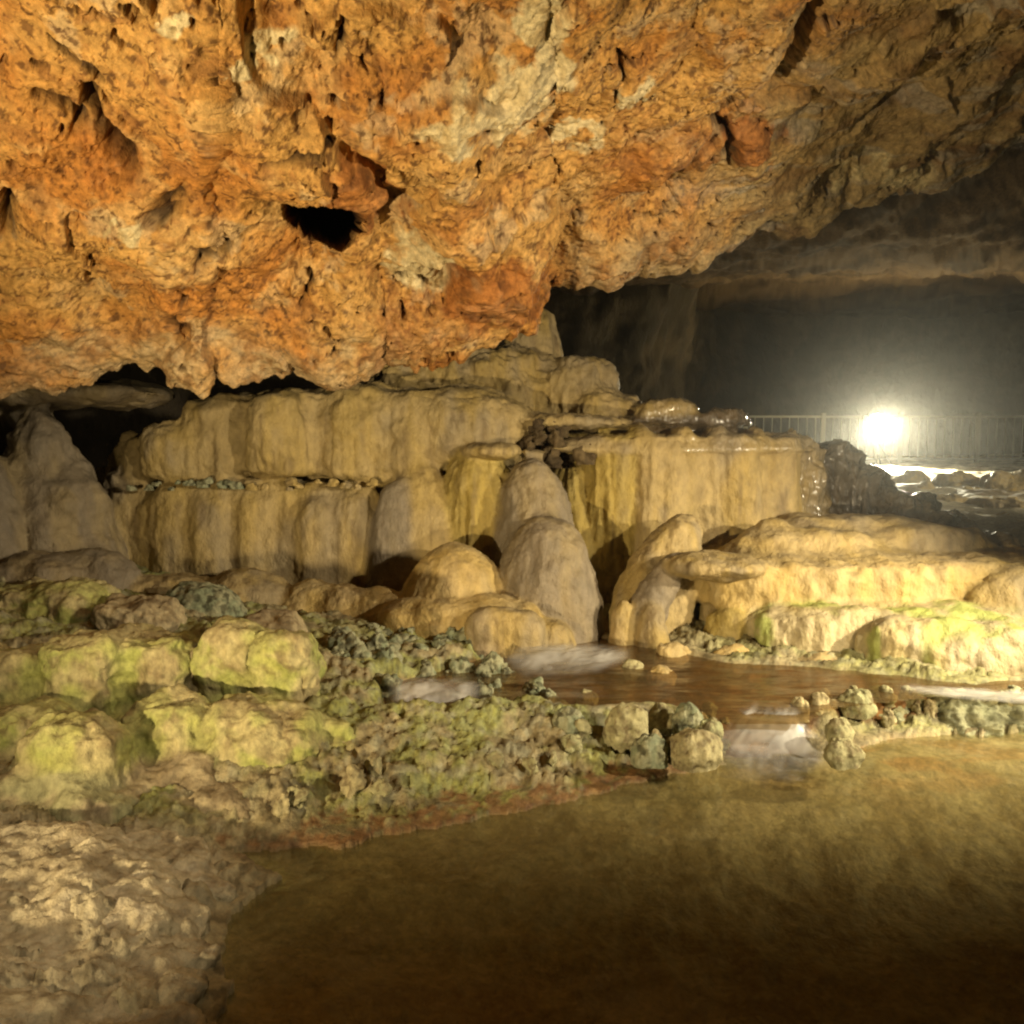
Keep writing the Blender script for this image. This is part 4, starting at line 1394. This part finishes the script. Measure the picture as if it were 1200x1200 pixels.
# ------------------------------------------------------------------ green blocks and boulders on the left
GB = [
    ((-30, 112, 692, 756, 5.2), dict(p=4.5, q=3.6), 'crusted yellow green block at the left edge, highest of the pile'),
    ((96, 200, 706, 756, 5.0), dict(p=3.4, style=c_bare, rot=0.2), 'flat brown block behind the green row'),
    ((-70, 50, 772, 846, 4.0), dict(p=5, q=3.4), 'brownish green block at the left end of the middle row'),
    ((30, 132, 757, 848, 3.98), dict(p=6, q=3.6, rot=0.12, tilt=0.06), 'yellow green block second in the middle row'),
    ((104, 216, 748, 850, 4.12), dict(p=6.5, q=3.8, tilt=-0.05), 'widest mossy block with a flat top in the middle row'),
    ((196, 254, 764, 840, 4.24), dict(p=3.4, style=c_bare), 'bare brown block squeezed between two mossy blocks'),
    ((226, 314, 741, 846, 4.20), dict(p=5, q=3.4, rot=-0.15), 'tall green mossy block right of the bare brown one'),
    ((292, 368, 750, 840, 4.16), dict(p=6, q=4, tilt=0.08), 'square yellow green block at the right end of the middle row'),
    ((272, 352, 724, 772, 4.5), dict(p=2.3, style=c_bare), 'small pale pointed rock on the square yellow green block'),
    ((-60, 380, 838, 868, 3.98), dict(p=4, q=3, ry=0.22, rough=(0.03, 6)), 'long flat mossy ledge the middle row of blocks stands on'),
    ((-90, 70, 842, 936, 3.60), dict(p=3.4), 'pale green boulder at the left edge below the middle row'),
    ((20, 164, 846, 972, 3.50), dict(p=3.6, q=2.6, rot=0.2), 'large tan and green boulder with a rounded face'),
    ((136, 244, 828, 920, 3.70), dict(p=4.2, q=3.4, tilt=-0.10), 'bright green boulder with a shaded left side'),
    ((228, 392, 822, 898, 3.92), dict(p=3.0, q=2.6, tilt=-0.06), 'broad low mossy boulder with a dark hollow beneath'),
    ((-90, 146, 912, 1000, 3.2), dict(p=2.6, style=c_pale), 'pale smooth slab at the left edge above the bare rock'),
    ((138, 270, 898, 972, 3.5), dict(p=2.3, style=c_bare), 'low brown rock below the bright green boulder'),
    ((330, 430, 846, 905, 3.85), dict(p=2.3), 'small mossy rock at the left end of the bank'),
    ((196, 316, 942, 1012, 3.32), dict(p=2.5, style=c_bare), 'brown rock at the tip of the bank by the inlet'),
]
for (b_, k, lb) in GB:
    kk = dict(style=c_moss, q=3.2, ry=0.85, rough=(0.030, 6), lump=0.045, flute=(0.016, 7), mat=M_MOSS, k=0.022)
    kk.update(k)
    form('bare_boulder' if kk['style'] is c_bare else 'mossy_boulder', lb, 'boulder', 'boulders piled on the left bank')
    P(b_[0] + 2, b_[1] - 2, *b_[2:], **kk)
fuse((-4.6, 2.6, -0.02), (-0.5, 5.9, 1.05), 0.0125, 0.007)

form('rock_shelf', 'pale rippled rock shelf at the bottom left corner beside the pool', 'rock')
rs_ = random.Random(9)
for (px_, py_, wp, z0, h) in [(60, 1015, 150, .13, .06), (-60, 1010, 140, .16, .08), (190, 1012, 90, .08, .06), (130, 1050, 120, .10, .07), (10, 1060, 130, .14, .07), (230, 1040, 80, .04, .06), (-90, 1080, 120, .16, .09),
                              (90, 1095, 140, .09, .07), (200, 1085, 80, .04, .07), (10, 1125, 120, .11, .07), (150, 1130, 100, .05, .07), (228, 1128, 50, .01, .07), (-80, 1150, 130, .14, .08), (80, 1165, 130, .07, .07),
                              (195, 1170, 70, .02, .07), (10, 1200, 120, .08, .08), (130, 1210, 110, .03, .07), (215, 1215, 50, .0, .06), (60, 1260, 140, .05, .08), (-60, 1250, 120, .09, .08), (180, 1270, 90, .0, .07)]:
    c_ = at_z(px_, py_, z0)
    Yc = float(c_[1])
    yb_ = py_ + 4
    hp = h * F / Yc
    P(px_ - wp * 0.72, px_ + wp * 0.72, py_ - hp, py_, Yc, p=3.2, q=2.5, ry=rs_.uniform(0.45, 0.8), rot=rs_.uniform(-0.5, 0.5), k=0.016, tilt=rs_.uniform(-0.14, 0.06), flute=(0, 7), rough=(0.020, 6), lump=0.035,
      style=c_shelf, mat=M_GROUND)
fuse((-2.9, 1.3, -0.06), (-0.55, 3.5, 0.5), 0.0105, 0.011)

# ------------------------------------------------------------------ stones by the stream
ST = [
    ((706, 762, 824, 864, 4.75), c_pebble, 'large yellow stone at the edge of the dark stream'),
    ((754, 792, 820, 852, 4.9), c_pebble, 'yellowish stone behind the large yellow stone'),
    ((784, 826, 822, 862, 4.8), c_teal, 'green grey stone in the middle of the stone heap'),
    ((806, 852, 836, 866, 4.75), c_pebble, 'tan stone beside the white cascade'),
    ((776, 852, 856, 888, 4.5), c_pebble, 'flat brown stone at the foot of the stone heap'),
    ((736, 786, 858, 886, 4.45), c_teal, 'green grey stone below the large yellow stone'),
    ((640, 690, 826, 856, 4.7), c_teal, 'dark green knobbly stone left of the large yellow stone'),
    ((962, 1012, 860, 888, 4.45), c_pebble, 'dark edged stone right of the white cascade'),
    ((982, 1026, 806, 832, 4.95), c_pebble, 'pale rounded stone standing on the right bar'),
    ((946, 978, 808, 834, 4.95), c_pebble, 'small tan stone at the top of the cascade'),
    ((924, 950, 812, 838, 4.9), c_pebble, 'small dark stone left of the small tan stone'),
    ((966, 1000, 840, 862, 4.7), c_pebble, 'brown stone between the cascade and the right bar'),
    ((672, 706, 806, 822, 5.1), c_pebble, 'little stone standing in the middle of the dark stream'),
    ((726, 762, 772, 790, 5.45), c_pebble, 'tan stone at the right end of the rapids'),
    ((756, 796, 780, 796, 5.3), c_cream, 'flat cream stone in front of the bumpy apron'),
]
for (b_, stl, lb) in ST:
    b_ = (b_[0] + 2, b_[1] - 2, b_[2] + 3, b_[3] - 4, float(at_z((b_[0] + b_[1]) / 2, b_[3], 0.17)[1]) + 0.10)
    body('stone', *b_, p=2.4, q=2.4, ry=0.9, under=0.2, rough=(0.016, 11), lump=(0.025, 6), style=stl, mat=M_MOSS, label=lb, cat='stone', group='stones along the stream', ext=0.05, cell=0.008)

# pale pitted bar at the right
body('algae_bar', 985, 1420, 808, 868, 4.75, p=2.2, ry=0.18, q=2.6, rough=(0.045, 8), lump=(0.05, 3), style=lambda P, N, s: mix(c_teal(P, N, s), (0.48, 0.47, 0.27), 0.55 + 0 * P[:, 0]), mat=M_MOSS,
     label='low pitted pale green bar right of the cascade', cat='rock bar', ext=0.06)

# encrusted clumps (knobbly, many little nodules)
def clump(label, box, n, Y0, Y1, rmin, rmax, seed):
    rn = random.Random(seed)
    x0, x1, y0, y1 = box
    t = thing('encrusted_clump', label, 'rock clump', at((x0 + x1) / 2, y1, Y0))
    for k in range(n):
        fy_ = rn.random()
        xx = rn.uniform(x0, x1)
        yy = y0 + (y1 - y0) * fy_
        r_ = rn.uniform(rmin, rmax)
        body('nodule', xx - r_, xx + r_ * rn.uniform(.8, 1.4), yy - r_ * 0.9, yy + r_, Y1 + (Y0 - Y1) * fy_ + rn.uniform(-.08, .08), p=2.2, ry=rn.uniform(.7, 1.2), under=0.25, rot=rn.uniform(0, 3),
             rough=(0.04, 12), lump=(0.05, 7), style=c_teal, mat=M_MOSS, parent=t, ext=0.04, cell=0.010)


clump('dark green encrusted clump left of the pale rapids', (350, 455, 750, 828), 34, 4.55, 5.3, 9, 22, 2)
clump('knobbly dark and pale clump behind the pale rapids', (432, 588, 742, 800), 40, 5.05, 5.75, 8, 18, 3)
clump('grey green crusted clump between the rapids and the mossy bank', (535, 650, 808, 842), 18, 4.5, 4.9, 8, 16, 5)

# small loose stones, alike
rn = random.Random(21)
proto = None
SM = []
for k in range(44):
    if k < 12:
        f = rn.random()
        px_ = 330 + f * 500
        py_ = 965 - f * 85 - rn.uniform(0, 60)
    elif k < 28:
        px_, py_ = rn.uniform(640, 860), rn.uniform(845, 885)
    else:
        px_, py_ = rn.uniform(960, 1190), rn.uniform(812, 862)
    SM.append((px_, py_))


def ground_z(x, y):
    i = np.argmin((GH[:, 350, 1] - y) ** 2)
    j = np.argmin((GH[i, :, 0] - x) ** 2)
    return float(GH[i, j, 2])


kinds = []
for k, (px_, py_) in enumerate(SM):
    p0 = at_z(px_, py_, 0.1)
    z0 = ground_z(p0[0], p0[1])
    p1 = at_z(px_, py_, max(z0, 0.0))
    z1 = ground_z(p1[0], p1[1])
    if z1 < 0.0:
        continue
    if len(kinds) < 5:
        o = body('pebble', 600, 600 + rn.uniform(16, 24), 860, 876, 4.4, p=2.3, ry=0.8, under=0.25, rough=(0.02, 14), lump=(0.03, 8), style=c_pebble, mat=M_MOSS, ext=0.02, cell=0.006)
        kinds.append(o)
    else:
        o = kinds[k % 5].copy()
        COL.objects.link(o)
    sct = rn.uniform(0.6, 1.3)
    o.scale = (sct, sct * rn.uniform(.8, 1.2), sct * rn.uniform(.7, 1.1))
    o.rotation_euler = (0, 0, rn.uniform(0, 6.28))
    o.location = (p1[0], p1[1], z1 - 0.02)
    g = 'bank' if k < 12 else ('heap' if k < 28 else 'bar')
    tag(o, {'bank': 'small loose stone lying on the mossy bank above the pool', 'heap': 'small loose stone among the stone heap left of the cascade', 'bar': 'small loose stone on the pale green bar'}[g], 'stone',
        {'bank': 'small stones on the mossy bank', 'heap': 'small stones in the heap by the cascade', 'bar': 'small stones on the pale bar'}[g])

# far rubble on the upper floor, lit by the lamp
FR = [((1050, 1112, 556, 578, 11.5), 'pale flat rock on the upper floor below the lamp'), ((1104, 1176, 555, 582, 11.0), 'pale broad rock on the upper floor right of the lamp'),
      ((1165, 1240, 552, 586, 10.5), 'pale rock on the upper floor at the right edge'), ((1022, 1066, 560, 576, 12.0), 'small pale rock on the upper floor straight below the lamp'),
      ((1085, 1150, 578, 602, 9.0), 'brown rock on the upper floor in front of the pale ones'), ((1140, 1226, 584, 612, 8.6), 'low rock on the upper floor near the right edge'),
      ((1022, 1070, 574, 598, 9.6), 'brown rock on the upper floor beside the wet shoulder'), ((1170, 1260, 612, 640, 7.6), 'low slab behind the terraces at the right edge'),
      ((1130, 1165, 568, 588, 10.0), 'small cream rock on the upper floor between two pale rocks'), ((1068, 1098, 568, 586, 10.4), 'small cream rock on the upper floor left of the brown rock')]
for (b_, lb) in FR:
    body('rubble_rock', *b_, p=2.6, q=2.8, ry=0.9, rough=(0.06, 4), lump=(0.10, 2.5), style=c_cream, mat=M_FLOW, label=lb, cat='rock', group='rocks on the upper floor', ext=0.15)


# ------------------------------------------------------------------ fence and lamp at the far end
def box_verts(x0, x1, y0, y1, z0, z1):
    V = np.array([(x, y, z) for z in (z0, z1) for y in (y0, y1) for x in (x0, x1)], float)
    Q = np.array([(0, 2, 3, 1), (4, 5, 7, 6), (0, 1, 5, 4), (2, 6, 7, 3), (0, 4, 6, 2), (1, 3, 7, 5)])
    return V, Q


def tube(r, z0, z1, n=10):
    a = np.linspace(0, 2 * math.pi, n, endpoint=False)
    V = np.concatenate([np.stack([r * np.cos(a), r * np.sin(a), 0 * a + z], -1) for z in (z0, z1)])
    return V, grid_quads(2, n, True)


YF = 19.0
fence = thing('railing', 'grey metal railing of upright bars at the far end of the cave', 'railing', (at(1000, 540, YF)[0], YF, 1.22))
fz = fence.location[2]
ztop = float(at(1000, 487, YF)[2]) - fz
zbot = 0.10
fx0 = float(at(872, 500, YF)[0]) - fence.location[0]
fx1 = fx0 + 10.2
V, Q = box_verts(fx0, fx1, -0.025, 0.025, ztop - 0.05, ztop)
o = mesh_obj('top_rail', V, Q, M_STEEL, None, (0, 0, 0), None, False)
o.parent = fence
V, Q = box_verts(fx0, fx1, -0.02, 0.02, zbot, zbot + 0.04)
o = mesh_obj('bottom_rail', V, Q, M_STEEL, None, (0, 0, 0), None, False)
o.parent = fence
V, Q = tube(0.014, zbot + 0.041, ztop - 0.051, 8)
bar = None
k = 0
xx = fx0 + 0.05
while xx < fx1:
    if k % 9 == 0:
        Vp, Qp = box_verts(-0.05, 0.05, 0.03, 0.10, -0.35, ztop + 0.06)
        o = mesh_obj('post', Vp, Qp, M_STEEL, None, (0, 0, 0), None, False)
    elif bar is None:
        o = bar = mesh_obj('bar', V, Q, M_STEEL)
    else:
        o = bar.copy()
        COL.objects.link(o)
    o.parent = fence
    o.location = (xx, 0, 0)
    xx += 0.205
    k += 1

LY = 17.6
lp = at(1028, 497, LY)
lamp = thing('floodlight', 'glaring white floodlight on a stand in front of the railing', 'floodlight', (lp[0], LY, 1.2))
hz = float(lp[2]) - 1.2
V, Q = tube(0.025, -0.1, hz - 0.2, 10)
o = mesh_obj('stand', V, Q, M_BLACK)
o.parent = lamp
for a in (0.3, 2.4, 4.5):
    V, Q = tube(0.015, 0, 0.6, 8)
    V = V + np.stack([(0.6 - V[:, 2]) * 0.8 * math.cos(a), (0.6 - V[:, 2]) * 0.8 * math.sin(a), 0 * V[:, 0] - 0.02], -1)
    o = mesh_obj('leg', V, Q, M_BLACK)
    o.parent = lamp
V, Q = box_verts(-0.24, 0.24, -0.02, 0.16, hz - 0.2, hz + 0.2)
o = mesh_obj('housing', V, Q, M_BLACK, None, (0, 0, 0), None, False)
o.parent = lamp
M_LENS = glow_mat('lamp_lens', (1.0, 0.93, 0.72), 60)
# domed glass front
a = np.linspace(0, 2 * math.pi, 32, endpoint=False)
rr = np.linspace(1, 0.0, 9)
V = np.concatenate([np.stack([0.22 * r_ * np.cos(a), 0 * a - 0.03 - 0.12 * math.sqrt(max(0, 1 - r_ * r_)), hz + 0.22 * r_ * np.sin(a)], -1) for r_ in rr])
o = mesh_obj('lens', V, grid_quads(9, 32, True), M_LENS)
o.parent = lamp
spot('floodlight_glow', (lp[0] - 0.05, LY - 0.3, float(lp[2])), (5.6, 9.0, -3.0), 8000, (1.0, 0.92, 0.66), 84, 0.6, 0.12)

# ------------------------------------------------------------------ the damp air of the hall
HAZE = True
if HAZE:
    V, Q = box_verts(-14, 36, -6, 31, -1.5, 10.5)
    m = bpy.data.materials.new('haze')
    m.use_nodes = True
    nt = m.node_tree
    for n in list(nt.nodes):
        nt.nodes.remove(n)
    out = nt.nodes.new('ShaderNodeOutputMaterial')
    vol = nt.nodes.new('ShaderNodeVolumePrincipled')
    vol.inputs['Color'].default_value = (0.9, 0.88, 0.8, 1)
    vol.inputs['Density'].default_value = 0.0013
    vol.inputs['Anisotropy'].default_value = 0.87
    nt.links.new(vol.outputs[0], out.inputs['Volume'])
    o = mesh_obj('haze', V, Q, m, None, (0, 0, 0), None, False)
    tag(o, 'thin damp haze filling the cave', None, None, 'stuff')
